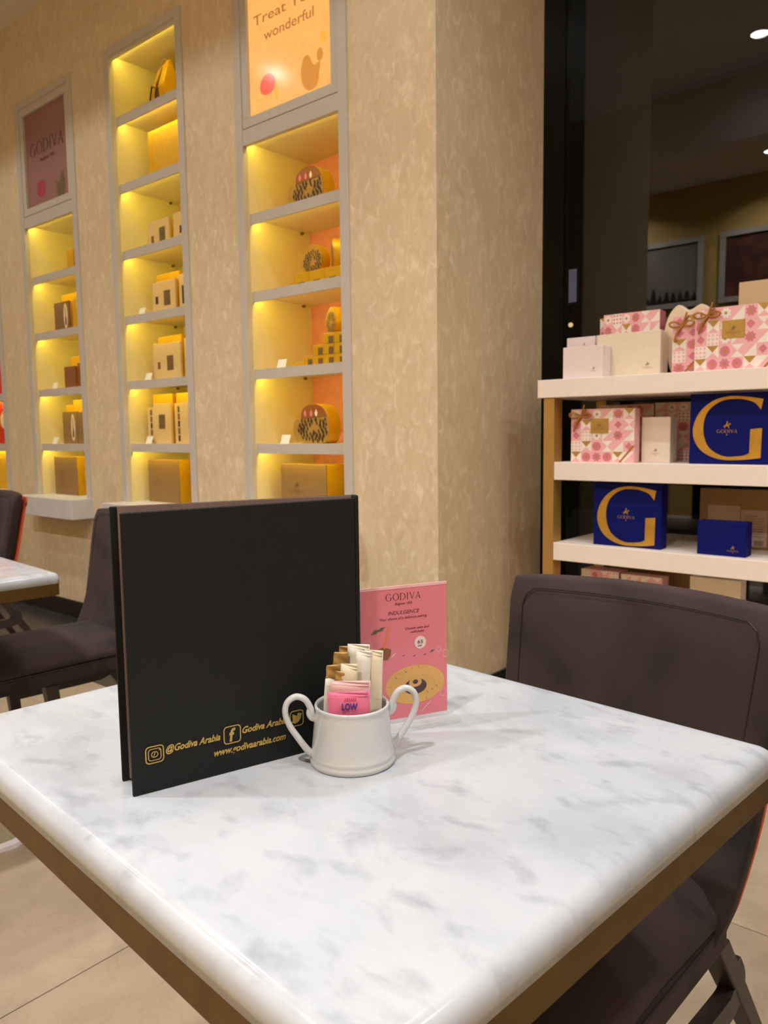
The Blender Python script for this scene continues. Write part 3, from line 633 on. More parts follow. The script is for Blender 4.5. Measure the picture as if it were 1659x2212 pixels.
# patterned boxes
def pattern(parent, w_, h, cell, seed, y=-.0004, deep=False):
    random.seed(seed); bm = bmesh.new(); nx = max(1, round(2*w_/cell)); nz = max(1, round(h/cell)); cw = 2*w_/nx; ch = h/nz
    def quad(pts, mi, dy=0):
        flat_polys(bm, [pts], y-dy, 0, 0, 1, mi)
    for i in range(nx):
        for j in range(nz):
            x0, z0 = -w_+i*cw, j*ch; x1, z1 = x0+cw, z0+ch; xm, zm = (x0+x1)/2, (z0+z1)/2
            k = random.choice(['tri', 'tri', 'flower', 'flower', 'grid', 'circle', 'hour2', 'gold', 'plain'])
            if k == 'tri':
                a, b = random.choice([(0, 1), (1, 0)]); quad([(x0, z0), (x1, z0), (x1, z1)], a); quad([(x0, z0), (x1, z1), (x0, z1)], b)
            elif k in ('hour', 'hour2'):
                for q in ([(x0, z0), (x1, z0), (xm, zm)], [(x1, z1), (x0, z1), (xm, zm)]): quad(q, 0 if k == 'hour' else 1)
                for q in ([(x1, z0), (x1, z1), (xm, zm)], [(x0, z1), (x0, z0), (xm, zm)]): quad(q, 1 if k == 'hour' else 0)
            elif k == 'gold':
                quad([(x0, z0), (x1, z0), (x1, z1), (x0, z1)], 1); quad([(x0, z1), (x0+cw*.5, z0+ch*.45), (x1, z1)][::-1], 2, .0003); quad([(x0, z0), (x1, z0), (xm, z0+ch*.42)], 0, .0003)
            else:
                quad([(x0, z0), (x1, z0), (x1, z1), (x0, z1)], 1 if k == 'grid' else 0)
                if k == 'plain': quad([(x0+cw*.15, z0+ch*.5), (xm, z0+ch*.15), (x1-cw*.15, z0+ch*.5), (xm, z1-ch*.15)], 3, .0003)
                elif k == 'grid':
                    for a in range(3):
                        for b in range(3):
                            u, v = x0+cw*(a+.5)/3, z0+ch*(b+.5)/3; quad([(u+cw*.1*cos(g*pi/3), v+ch*.1*sin(g*pi/3)) for g in range(6)], 3 if deep else 0, .0003)
                elif k == 'flower':
                    n = 16; quad([(xm+cw*(.47 if g % 2 else .33)*cos(g*2*pi/n), zm+ch*(.47 if g % 2 else .33)*sin(g*2*pi/n)) for g in range(n)], 1 if random.random() < .5 else 3, .0003)
                    quad([(xm+cw*.13*cos(g*pi/4), zm+ch*.13*sin(g*pi/4)) for g in range(8)], 2, .0006)
                else:
                    quad([(xm+cw*.42*cos(g*pi/8), zm+ch*.42*sin(g*pi/8)) for g in range(16)], 3, .0003); quad([(xm+cw*.12*cos(g*pi/4), zm+ch*.12*sin(g*pi/4)) for g in range(8)], 2, .0006)
    return obj('quilt_print', bm, [MT['pink'], MT['patwhite'], MT['patgold'], MT['pinkdeep']], parent)
def bow(parent, x, z, s=1.0, y=-.006):
    bm = bmesh.new()
    for sx in (-1, 1): tube(bm, spline([(x, y, z), (x+sx*.018*s, y-.008, z+.010*s), (x+sx*.034*s, y-.010, z+.006*s), (x+sx*.026*s, y-.006, z-.004*s), (x, y, z-.001)], 4), .0032*s, 6, sx=.5)
    tube(bm, spline([(x, y, z), (x-.014*s, y-.004, z-.02*s), (x-.022*s, y-.004, z-.046*s)], 4), .003*s, 6, sx=.6)
    tube(bm, spline([(x, y, z), (x+.008*s, y-.004, z+.02*s), (x+.012*s, y-.004, z+.034*s)], 4), .003*s, 6, sx=.6)
    return obj('ribbon_bow', bm, MT['ribbon'], parent, smooth=True)
def strap(parent, a, b, dep, wid=.006):
    """corner ribbon wrapped over a box corner"""
    d = Vector((b[0]-a[0], 0, b[1]-a[1])); n = Vector((-d.z, 0, d.x)).normalized()*wid/2
    bm = bmesh.new(); vs = []
    for p in (a, b):
        for s in (1, -1): vs.append(Vector((p[0], -.0022, p[1]))+n*s)
    q = [bm.verts.new(v) for v in (vs[0], vs[1], vs[3], vs[2])]; f = bm.faces.new(q)
    r = bmesh.ops.extrude_face_region(bm, geom=[f]); bmesh.ops.translate(bm, verts=[v for v in r['geom'] if isinstance(v, bmesh.types.BMVert)], vec=(0, .0008, 0))
    bmesh.ops.recalc_face_normals(bm, faces=bm.faces)
    return obj('corner_ribbon', bm, MT['ribbon'], parent)
def patbox(label, x0, x1, y0, dep, z0, z1, seed, cell=.04, plate=None, ribbons=True, deep=False, bowat=None):
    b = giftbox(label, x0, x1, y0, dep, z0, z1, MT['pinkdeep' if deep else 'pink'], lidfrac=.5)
    w_, h = (x1-x0)/2, z1-z0; pattern(b, w_, h, cell, seed, deep=deep)
    if plate:
        a, c_, ww, hh = plate; px, pz = -w_+2*w_*a, h*c_
        obj('gold_plate', bx(px-ww/2, px+ww/2, -.0025, -.0012, pz-hh/2, pz+hh/2), MT['patgold'], b); logo(b, px, -.0027, pz-hh*.25, ww*.6, MT['kraft'], name='plate_logo')
    if ribbons:
        bw = bowat or (-w_+.042, h-.026)
        strap(b, (bw[0]-.02, h-.06), (bw[0]+.02, h-.001), dep) if bw[0] < 0 else None
        bow(b, bw[0], bw[1], 1.25); strap(b, (w_-.055, .001), (w_-.001, .062), dep)
    return b
Z0 = zt[0]
giftbox('small pale pink box at the front left end of the top white shelf', -1.431, -1.271, 2.735, .07, Z0, 1.405, MT['palepink'], logo_w=.03, logo_at=(.78, .20), logo_m=MT['patgold'])
giftbox('pale pink box standing behind the small pale pink one, top white shelf', -1.470, -1.352, 2.84, .05, Z0, 1.452, MT['palepink'], logo_w=.024, logo_at=(.62, .78), logo_m=MT['patgold'])
giftbox('large plain cream box beside the pale pink ones, top white shelf', -1.35, -1.087, 2.80+.095, .075, Z0, 1.449, MT['cream']).location.y = 2.8
b = [o for o in bpy.data.objects if o.get('label') == 'large plain cream box beside the pale pink ones, top white shelf'][0]
b.location = (-1.2085, 2.81, Z0); logo(b, .075, -.0002, .028, .04, MT['patgold'])
for c in [c for c in b.children if c.name.startswith('box_base')]: c.scale = (.999, 1, 1)
for c in b.children:
    if c.name.startswith('box_'):
        for v in c.data.vertices: v.co.x *= .244/.263
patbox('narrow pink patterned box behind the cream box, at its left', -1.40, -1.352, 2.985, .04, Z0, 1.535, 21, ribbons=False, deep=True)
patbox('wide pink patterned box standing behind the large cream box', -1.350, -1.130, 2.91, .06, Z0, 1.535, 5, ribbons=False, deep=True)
t = thing('heart_box', 'ivory heart-topped gift box behind the pink ribboned box on the top white shelf', 'box', (-1.02, 2.90, Z0))
hp = [(0, 0), (.07, .0), (.10, .08), (.115, .16), (.10, .215), (.055, .245), (.0, .228), (-.05, .25), (-.095, .215), (-.115, .15), (-.10, .07), (-.07, 0)]
hp = [(p[0]*.78, p[1]*1.0) for p in spline([(a, b_, 0) for a, b_ in hp], 4, True)]
mz = min(p[1] for p in hp); hp = [(p[0], p[1]-mz) for p in hp]
obj('heart_lid', prism(bmesh.new(), hp, 0, .03), MT['pinkfluff'], t, bevel=.004); obj('heart_base', prism(bmesh.new(), [(p[0]*.97, p[1]*.97) for p in hp], .0305, .07), MT['creamw'], t)
patbox('pink patterned box with caramel bow, left of the larger one on the top shelf', -1.040, -.944, 2.80, .06, Z0, 1.487, 33, plate=None, bowat=(-.012, .168))
patbox('large pink patterned box with gold plate and caramel bow on the top white shelf', -.940, -.665, 2.735, .06, Z0, 1.493, 12, plate=(.45, .64, .072, .058))
giftbox('tall beige box standing behind the large pink patterned one', -.867, -.60, 2.95, .09, Z0, 1.602, MT['beige'])
Z1 = zt[1]
patbox('pink patterned box with gold plate and bow at the left of the middle white shelf', -1.398, -1.149, 2.745, .05, Z1, 1.172, 12, plate=(.46, .68, .071, .055))
giftbox('ivory box between the pink patterned box and the navy box, middle white shelf', -1.145, -1.040, 2.80, .07, Z1, 1.138, MT['creamw'], logo_w=.036, logo_at=(.5, .18))
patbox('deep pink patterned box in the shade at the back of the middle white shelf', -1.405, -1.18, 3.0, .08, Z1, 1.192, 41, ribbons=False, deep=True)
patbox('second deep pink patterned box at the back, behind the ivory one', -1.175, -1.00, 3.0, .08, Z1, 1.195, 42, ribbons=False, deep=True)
BG_O = [(850, 712), (780, 697), (700, 687), (640, 688), (570, 705), (500, 755), (455, 820), (432, 900), (440, 980), (480, 1050), (540, 1095), (610, 1118), (680, 1122), (760, 1117), (845, 1105), (848, 905), (780, 912), (778, 1072), (750, 1088), (700, 1096), (640, 1098), (580, 1075), (530, 1030), (503, 960), (497, 880), (515, 800), (560, 745), (620, 712), (680, 706), (740, 712), (800, 735), (838, 782)]
def bigG(parent, x0, z0, w_, h):
    bm = bmesh.new(); O = [(x0+(p[0]-432)/418*w_, z0+(1122-p[1])/435*h) for p in BG_O]
    n = 15; outer = O[:n]; inner = O[n:]
    ps = [(a, b, 0) for a, b in O]
    sm = [(v.x, v.y) for v in spline(ps[0:15], 3)] + [O[15], O[16]] + [(v.x, v.y) for v in spline(ps[17:], 3)]
    prism(bm, sm[::-1], -.003, -.0004)
    return obj('gold_letter', bm, MT['goldbig'], parent)
def navybox(label, x0, x1, y0, dep, z0, z1, g):
    b = giftbox(label, x0, x1, y0, dep, z0, z1, MT['navy'], lidfrac=.6); h = z1-z0; w_ = (x1-x0)/2
    bigG(b, -w_+g[0], g[1], g[2], g[3]); logo(b, -w_+g[0]+g[2]*.50, -.0003, h*.44, .066, MT['goldbig'])
    return b
navybox('navy blue box with a large gold letter, on the middle white shelf', -.953, -.700, 2.745, .06, Z1, 1.212, (.012, .014, .222, .212))
Z2 = zt[2]
navybox('navy blue box with a large gold letter, on the lower white shelf', -1.302, -1.045, 2.745, .06, Z2, .901, (.016, .006, .222, .218))
giftbox('small navy blue box with tiny gold emblem on the lower white shelf', -.914, -.755, 2.735, .07, Z2, .780, MT['navy'], logo_w=.036, logo_at=(.74, .14), logo_m=MT['goldbig'], lidfrac=.8)
b = giftbox('brown-gold box with grey paper labels behind the small navy box', -.980, -.735, 2.95, .08, Z2, .876, MT['kraft'])
obj('paper_label', bx(-.092, .02, -.0015, -.0003, .012, .152), MT['label'], b); obj('paper_label', bx(.023, .112, -.0015, -.0003, .010, .140), MT['label'], b)
bm = bmesh.new()
for i in range(9): box(bm, .035, .1-(.02 if i == 8 else 0), -.0022, -.0016, .045+i*.009, .047+i*.009)
for i in range(8): box(bm, .07+i*.004, .0715+i*.004+(.001 if i % 3 else 0), -.0022, -.0016, .014, .032)
obj('printed_lines', bm, MT['brownbox'], b)
Z3 = zt[3]
patbox('pink patterned box on the lowest white shelf, left of the gold box', -1.40, -1.245, 2.85, .09, Z3, .546, 51, ribbons=False)
patbox('pink patterned box with gold band on the lowest white shelf', -1.235, -1.075, 2.85, .07, Z3, .542, 52, ribbons=False)
giftbox('cream box on the lowest white shelf, its top above the chair back', -.957, -.785, 2.80, .07, Z3, .571, MT['cream'])
giftbox('tall brown-gold box at the back of the lowest white shelf', -1.32, -.975, 3.0, .08, Z3, .585, MT['kraft'])

# ================================================================== TABLES
TR = -.0840644   # the tables stand slightly turned from the wall
U = Vector((cos(TR), sin(TR), 0)); V = Vector((-sin(TR), cos(TR), 0))
TW, TD = .748, .618
def rounded_rect(w_, d, r, n=6):
    pts = []
    for cx_, cy_, a0 in ((w_-r, d-r, 0), (-w_+r, d-r, 90), (-w_+r, -d+r, 180), (w_-r, -d+r, 270)):
        for i in range(n+1):
            a = radians(a0+90*i/n); pts.append((cx_+r*cos(a), cy_+r*sin(a)))
    return pts
def slab(bm, w_, d, r, z0, z1):
    P = rounded_rect(w_, d, r); a = [bm.verts.new((p[0], p[1], z0)) for p in P]; b = [bm.verts.new((p[0], p[1], z1)) for p in P]; n = len(P)
    bm.faces.new(a[::-1]); bm.faces.new(b)
    for i in range(n): bm.faces.new((a[i], a[(i+1) % n], b[(i+1) % n], b[i]))
    return bm
def table(label, c):
    t = thing('cafe_table', label, 'table', (c.x, c.y, 0), TR, 'marble cafe tables in a row')
    # marble slab with an eased upper edge
    prof = [(0, .722), (0, .7345)]+[(.017*(1-cos(radians(a))), .735+.015*sin(radians(a))) for a in (20, 40, 60, 75, 90)]+[(.03, .75)]
    bm = bmesh.new(); rings = []
    for ins, z in prof: rings.append([bm.verts.new((p[0], p[1], z)) for p in rounded_rect(TW/2-ins, TD/2-ins, max(.012-ins*.3, .004))])
    for A, B in zip(rings, rings[1:]):
        for i in range(len(A)): bm.faces.new((A[i], A[(i+1) % len(A)], B[(i+1) % len(A)], B[i])).smooth = True
    bm.faces.new(rings[0][::-1]); bm.faces.new(rings[-1])
    obj('marble_top', bm, MT['marble'], t)
    P = TW/2-.001, TD/2-.001
    bm = bmesh.new()
    o = rounded_rect(P[0], P[1], .011); i_ = rounded_rect(P[0]-.02, P[1]-.02, .004); n = len(o)
    vs = [[bm.verts.new((p[0], p[1], z)) for p in q] for q, z in ((o, .692), (o, .7215), (i_, .7215), (i_, .692))]
    for a in range(4):
        A, B = vs[a], vs[(a+1) % 4]
        for k in range(n): bm.faces.new((A[k], A[(k+1) % n], B[(k+1) % n], B[k]))
    obj('brass_band', bm, MT['brassdark'], t)
    obj('underside_board', slab(bmesh.new(), P[0]-.021, P[1]-.021, .004, .70, .7215), MT['underside'], t)
    obj('column', lathe(bmesh.new(), [(.05, .018), (.032, .03), (.03, .1), (.03, .66), (.05, .699)], 24), MT['wood'], t, smooth=True)
    bp_ = obj('base_plate', slab(bmesh.new(), .225, .225, .03, .004, .018), MT['steel'], t)
    bm = bmesh.new(); o = rounded_rect(.240, .240, .04); i_ = rounded_rect(.2255, .2255, .03); n = len(o)
    vs = [[bm.verts.new((p[0], p[1], z)) for p in q] for q, z in ((o, 0), (o, .012), (i_, .019), (i_, 0))]
    for a in range(4):
        A, B = vs[a], vs[(a+1) % 4]
        for k in range(n): bm.faces.new((A[k], A[(k+1) % n], B[(k+1) % n], B[k]))
    obj('plate_rim', bm, MT['plateedge'], bp_)
    return t
c1 = U*((-1.0315-.2834)/2) + V*((.8797+.2621)/2)
table('white marble cafe table in the foreground carrying the menu and sugar bowl', c1)
c2 = Vector((-1.91, .962, 0)) - U*TW/2 - V*TD/2
table('white marble cafe table at the left edge, one place further along the wall', c2)
c3 = c2 - Vector((1.70, -.06, 0))
table('marble cafe table furthest along the wall, out past the left edge', c3)

# ================================================================== CHAIRS
def make_chair(label, base, rz):
    t = thing('velvet_chair', label, 'chair', base, rz, 'brown velvet chairs with orange backs')
    W = .229
    # backrest : front skin (brown) and shell (orange)
    def sec(z):   # z 0..1 up the back
        yb = .135+.085*z; return yb
    def wid(k): return .192+.040*min(1, max(0, k))**.6
    def fy0(k): return .150+.085*k-.045*max(0, 1-k/.35)**1.5
    def back(bm, y_off0, y_off1, shrink=0, zlo=.40):
        nx, nz = 16, 12; V0 = []; V1 = []
        for j in range(nz+1):
            s = j/nz; r0 = []; r1 = []
            for i in range(nx+1):
                u = -1+2*i/nx
                top = .839+.010*(1-u*u)-shrink*4; z = zlo+(top-zlo)*s
                k = (z-.40)/.45
                x = u*(wid(k)-shrink); y = fy0(k)-.022*u*u
                edge = .010*(max(0, (abs(u)-.85)/.15)**2+max(0, (s-.93)/.07)**2)
                r0.append(bm.verts.new((x, y+y_off0+edge, z))); r1.append(bm.verts.new((x, y+y_off1-edge*.6, z)))
            V0.append(r0); V1.append(r1)
        for j in range(nz):
            for i in range(nx):
                bm.faces.new((V0[j][i], V0[j][i+1], V0[j+1][i+1], V0[j+1][i])); bm.faces.new((V1[j][i+1], V1[j][i], V1[j+1][i], V1[j+1][i+1]))
        for j in range(nz):
            bm.faces.new((V0[j+1][0], V1[j+1][0], V1[j][0], V0[j][0])); bm.faces.new((V0[j][nx], V1[j][nx], V1[j+1][nx], V0[j+1][nx]))
        for i in range(nx):
            bm.faces.new((V0[nz][i], V0[nz][i+1], V1[nz][i+1], V1[nz][i])); bm.faces.new((V0[0][i+1], V0[0][i], V1[0][i], V1[0][i+1]))
        return bm
    bk = obj('backrest', back(bmesh.new(), 0, .052), MT['velvet'], t, bevel=.006, seg=3, smooth=True)
    obj('backrest_shell', back(bmesh.new(), .0525, .074, .004), MT['orange'], t, bevel=.005, seg=2, smooth=True)
    # piping seam
    def sf(x, z):
        k = (z-.40)/.45; u = x/W; return fy0(k)-.022*u*u
    xs_ = W-.032
    xw = lambda z: wid((z-.40)/.45)-.032
    xs_ = xw(.80)
    pts = [(-xw(z), sf(-xw(z), z)-.0005, z) for z in [.50+.295*i/8 for i in range(9)]]+[(-xs_+.006, sf(-xs_, .814)-.0005, .814)]+[(x_, sf(x_, .83)-.0005, .822+.007*(1-(x_/W)**2)) for x_ in [-xs_+.02+(2*xs_-.04)*i/10 for i in range(11)]]+[(xs_-.006, sf(xs_, .814)-.0005, .814)]+[(xw(z), sf(xw(z), z)-.0005, z) for z in [.795-.295*i/8 for i in range(9)]]
    obj('piping', tube(bmesh.new(), pts, .0010, 6), MT['black'], bk)
    # seat cushion (domed) and lower fabric rail
    bm = bmesh.new(); nx = ny = 14; T = []; 
    def seatpt(u, v):   # u,v in -1..1
        w_ = .190+.012*(-v if v < 0 else 0)
        x = u*w_; y = -.045+v*.235
        r = .985
        return x, y
    for j in range(ny+1):
        row = []
        for i in range(nx+1):
            u = -1+2*i/nx; v = -1+2*j/ny; x_, y_ = seatpt(u, v)
            d = max(abs(u), abs(v)); z = .425+.055*(1-max(0, d-.35)**2/.4225*.55) - (.012 if d > .99 else 0)
            row.append(bm.verts.new((x_, y_, z)))
        T.append(row)
    for j in range(ny):
        for i in range(nx): bm.faces.new((T[j][i], T[j][i+1], T[j+1][i+1], T[j+1][i]))
    loop = [T[0][i] for i in range(nx+1)]+[T[j][nx] for j in range(1, ny+1)]+[T[ny][i] for i in range(nx-1, -1, -1)]+[T[j][0] for j in range(ny-1, 0, -1)]
    low = [bm.verts.new((v.co.x, v.co.y, .421)) for v in loop]; n = len(loop)
    for i in range(n): bm.faces.new((loop[(i+1) % n], loop[i], low[i], low[(i+1) % n]))
    bm.faces.new(low)
    bmesh.ops.recalc_face_normals(bm, faces=bm.faces)
    st = obj('seat', bm, MT['velvet'], t, smooth=True, bevel=.006, seg=3)
    bm = bmesh.new(); P = [(v[0]*1.01, v[1]*1.01) for v in [(-.200, -.280), (.200, -.280), (.188, .15), (-.188, .15)]]
    a = [bm.verts.new((p[0], p[1], .376)) for p in P]; b = [bm.verts.new((p[0], p[1], .419)) for p in P]
    bm.faces.new(a[::-1]); bm.faces.new(b)
    for i in range(4): bm.faces.new((a[i], a[(i+1) % 4], b[(i+1) % 4], b[i]))
    obj('seat_rail', bm, MT['velvet'], t, bevel=.008, seg=3)
    lp = [(v.co.x, v.co.y) for v in []]
    obj('seat_piping', tube(bmesh.new(), [(P[0][0], P[0][1], .420), (P[1][0], P[1][1], .420), (P[2][0], P[2][1], .420), (P[3][0], P[3][1], .420)], .0018, 6, closed=True), MT['black'], st)
    for sx in (-1, 1):
        def leg(a, b, s0=.019, s1=.012):
            bm = bmesh.new(); A = []; B = []
            for dx, dy in ((-1, -1), (1, -1), (1, 1), (-1, 1)):
                A.append(bm.verts.new((a[0]+dx*s0, a[1]+dy*s0, a[2]))); B.append(bm.verts.new((b[0]+dx*s1, b[1]+dy*s1, b[2])))
            bm.faces.new(A); bm.faces.new(B[::-1])
            for i in range(4): bm.faces.new((A[(i+1) % 4], A[i], B[i], B[(i+1) % 4]))
            return bm
        obj('leg', leg((sx*.165, .155, .375), (sx*.185, .40, 0)), MT['wood'], t, bevel=.003)
        obj('leg', leg((sx*.168, -.12, .375), (sx*.188, -.083, 0)), MT['wood'], t, bevel=.003)
        # bent side stretcher
        pts = spline([(sx*.174, -.10, .262), (sx*.173, 0, .262), (sx*.174, .15, .262), (sx*.174, .195, .266), (sx*.173, .218, .285), (sx*.171, .204, .315)], 5)
        bm = bmesh.new(); prev = None
        for i, p in enumerate(pts):
            tdir = (pts[min(i+1, len(pts)-1)]-pts[max(i-1, 0)]).normalized(); nn = Vector((0, -tdir.z, tdir.y))
            q = [bm.verts.new(p+Vector((dx*.012, 0, 0))+nn*dn*.019) for dx, dn in ((-1, -1), (1, -1), (1, 1), (-1, 1))]
            if prev:
                for k in range(4): bm.faces.new((prev[k], prev[(k+1) % 4], q[(k+1) % 4], q[k]))
            else: bm.faces.new(q[::-1])
            prev = q
        bm.faces.new(prev); bmesh.ops.recalc_face_normals(bm, faces=bm.faces)
        obj('stretcher', bm, MT['wood'], t, bevel=.003)
    return t
def uvp(u, v): p = U*u+V*v; return (p.x, p.y, 0)
make_chair('brown velvet chair tucked behind the foreground marble table, at right', uvp(-.583, .90), TR)
make_chair('brown velvet chair beyond the black menu, at the left table', uvp(-2.44, .985), TR)
make_chair('brown velvet chair with orange shell showing at the far left edge', (-3.72, 1.36, 0), TR)

# ================================================================== MENU
A = Vector((-.6508, .3876)); B = Vector((-.5735, .628)); d = (B-A).normalized(); ang = math.atan2(d.y, d.x)+radians(1.5)
mn = thing('menu_folder', 'tall black menu folder standing open on the marble table', 'menu', (A.x, A.y, .7503), ang)
MWD, MH = .253, .2735
obj('front_cover', bx(0, MWD, 0, .0035, 0, MH), MT['menu'], mn, bevel=.0012)
Mb = Matrix.Translation((MWD, .004, 0)) @ Matrix.Rotation(radians(-7.5), 4, 'Z') @ Matrix.Translation((-MWD, 0, 0))
obj('back_cover', bx(-.002, MWD, .0035, .007, 0, MH+.003, M=Mb), MT['menu'], mn, bevel=.0012)
obj('lining', bx(.005, MWD-.002, .0005, .0033, .003, MH+.0028, M=Mb), MT['menuin'], mn)
obj('page', bx(.012, MWD-.003, -.0007, .0003, .004, MH-.006, M=Mb), MT['menuin'], mn)
obj('spine', bx(MWD-.0005, MWD+.005, -.0005, .0115, 0, MH+.003), MT['menu'], mn, bevel=.002)
fy = -.0003
def rring(x0, x1, z0, z1, th, r=.004):
    bm = bmesh.new(); cx_, cz = (x0+x1)/2, (z0+z1)/2; o = [(p[0]+cx_, p[1]+cz) for p in rounded_rect((x1-x0)/2, (z1-z0)/2, r, 4)]; i_ = [(p[0]+cx_, p[1]+cz) for p in rounded_rect((x1-x0)/2-th, (z1-z0)/2-th, max(r-th, .0008), 4)]
    n = len(o); flat_polys(bm, [[o[k], o[(k+1) % n], i_[(k+1) % n], i_[k]] for k in range(n)], fy); return bm
bm = rring(.0128, .0312, .0288, .0464, .0012); 
for q in (rring(.0155, .0285, .0315, .0437, .0009, .003), rring(.0185, .0255, .0345, .0408, .0009, .003)):
    me = bpy.data.meshes.new('tmp'); q.to_mesh(me); q.free(); bm.from_mesh(me); bpy.data.meshes.remove(me)
flat_polys(bm, [[(.0262, .0408), (.0274, .0408), (.0274, .042), (.0262, .042)], [(.0205, .036), (.0215, .036), (.0230, .0395), (.0220, .0395)]], fy); obj('camera_icon', bm, MT['goldfoil'], mn)
text('gold_lettering', '@Godiva Arabia', .0095, MT['goldfoil'], mn, TX(.0330, fy, .0365), shear=.35, width=.0560, offset=.00025)
obj('letter_icon', rring(.0922, .1112, .0300, .0488, .0012), MT['goldfoil'], mn)
text('gold_lettering', 'f', .0185, MT['goldfoil'], mn, TX(.0985, fy, .0325), shear=.15, width=.0070, offset=.0006)
text('gold_lettering', 'Godiva Arabia', .0095, MT['goldfoil'], mn, TX(.1128, fy, .0378), shear=.35, width=.0510, offset=.00025)
obj('bird_frame', rring(.1668, .1835, .0318, .0495, .0012), MT['goldfoil'], mn)
bird = [(.1695, .0365), (.1735, .0350), (.1775, .0365), (.1800, .0400), (.1808, .0432), (.1818, .0450), (.1800, .0450), (.1785, .0460), (.1765, .0452), (.1760, .0432), (.1735, .0440), (.1708, .0458), (.1702, .0430), (.1708, .0400)]
obj('bird_icon', prism(bmesh.new(), bird, fy-.0006, fy), MT['goldfoil'], mn)
text('gold_lettering', 'www.godivaarabia.com', .0098, MT['goldfoil'], mn, TX(.0820, fy, .0205), shear=.35, width=.0800, offset=.00025)

# ================================================================== CARD STAND
a = Vector((-.5445, .752)); th = radians(64.1); dd = Vector((cos(th), sin(th))); o0 = a-dd*.114
CW, CH = .114, .1665
cs = thing('card_stand', 'clear acrylic stand holding a rose pink menu card behind the sugar bowl', 'card stand', (o0.x, o0.y, .7503), th)
obj('acrylic_sheet', bx(-.001, CW+.001, -.0020, -.0004, .0062, CH), MT['acrylic'], cs); obj('acrylic_sheet', bx(-.001, CW+.001, .0012, .0028, .0062, CH), MT['acrylic'], cs)
obj('acrylic_foot', bx(-.003, CW+.004, -.028, .028, 0, .0060), MT['acrylicfoot'], cs, bevel=.001)
card = obj('pink_card', bx(0, CW, -.0003, .0009, .0063, CH-.002), MT['cardpink'], cs)
obj('card_top_edge', bx(0, CW, -.0006, .0011, CH-.0035, CH-.0002), MT['cardedge'], cs)
cy_ = -.0004
bm = bmesh.new(); ps, s = word_polys('GODIVA', .0455); flat_polys(bm, ps, cy_, .0565, .1492, 1, t=.0001); obj('maroon_lettering', bm, MT['maroon'], cs)
text('maroon_lettering', 'Belgium 1926', .0042, MT['maroon'], cs, TX(.0455, cy_, .1435), shear=.3, width=.0225, extrude=.0001)
text('maroon_lettering', 'INDULGENCE', .0062, MT['maroon'], cs, TX(.0366, cy_, .1322), shear=.3, width=.041, extrude=.0001)
text('maroon_lettering', 'Your choice of a delicious pairing', .0045, MT['maroon'], cs, TX(.0264, cy_, .1262), shear=.3, width=.061, extrude=.0001)
text('maroon_lettering', 'Cookie cake and', .0042, MT['maroon'], cs, TX(.0586, cy_, .1126), shear=.3, width=.032, extrude=.0001)
text('maroon_lettering', 'milkshake', .0042, MT['maroon'], cs, TX(.0655, cy_, .1080), shear=.3, width=.018, extrude=.0001)
def disc(x, z, rx, rz_, m, nm, dy=.0002, n=24, rot=0):
    bm = bmesh.new(); flat_polys(bm, [[(x+rx*cos(i*2*pi/n)*cos(rot)-rz_*sin(i*2*pi/n)*sin(rot), z+rx*cos(i*2*pi/n)*sin(rot)+rz_*sin(i*2*pi/n)*cos(rot)) for i in range(n)]], cy_, t=dy); return obj(nm, bm, m, cs)
disc(.0782, .0955, .0075, .0078, MT['whiteprint'], 'price_disc', .0001)
text('maroon_lettering', '65', .0062, MT['maroon'], cs, TX(.0745, cy_-.0002, .0942), shear=.1, width=.0072, extrude=.0001); text('maroon_lettering', 'SAR', .003, MT['maroon'], cs, TX(.0748, cy_-.0002, .0905), width=.0055, extrude=.0001)
disc(.0712, .0452, .0392, .0235, MT['plategold'], 'printed_plate', .0001, 40)
disc(.0712, .0425, .0150, .0095, MT['choc'], 'printed_doughnut', .0002); disc(.0712, .0475, .0085, .0055, MT['plategold'], 'printed_cream', .0003); disc(.0712, .0482, .0035, .0027, MT['choc'], 'printed_hole', .0004)
random.seed(4); bm = bmesh.new()
for i in range(22):
    an = i*2*pi/22; rx = random.uniform(.021, .034); px, pz = .0712+rx*cos(an), .0452+rx*.6*sin(an); L_ = random.uniform(.002, .0045); b_ = an+random.uniform(-.6, .6)
    flat_polys(bm, [[(px, pz), (px+.0006, pz+.0004), (px+L_*cos(b_), pz+L_*sin(b_))]], cy_, t=.0003)
obj('printed_scribbles', bm, MT['choc'], cs)
bm = bmesh.new(); flat_polys(bm, [[(.0235, .0930), (.0300, .0950), (.0400, .0915), (.0395, .0840), (.0350, .0790), (.0270, .0800)]], cy_, t=.0001); obj('printed_glass', bm, MT['rustbox'], cs)
bm = bmesh.new(); flat_polys(bm, [[(.0300, .0930), (.0320, .0930), (.0388, .1185), (.0368, .1190)]], cy_, t=.0002); obj('printed_straw', bm, MT['orangeprint'], cs)
bm = bmesh.new()
for q in ((.020, .1140, .006), (.028, .1165, .005), (.094, .0830, .0035), (.056, .0820, .002), (.070, .0800, .002), (.084, .0800, .002)): flat_polys(bm, [[(q[0]-q[2], q[1]-q[2]*.5), (q[0]+q[2]*.2, q[1]-q[2]*.3), (q[0]+q[2], q[1]+q[2]*.5), (q[0]-q[2]*.2, q[1]+q[2]*.4)]], cy_, t=.0002)
obj('printed_leaves', bm, MT['greenprint'], cs)
bm = bmesh.new()
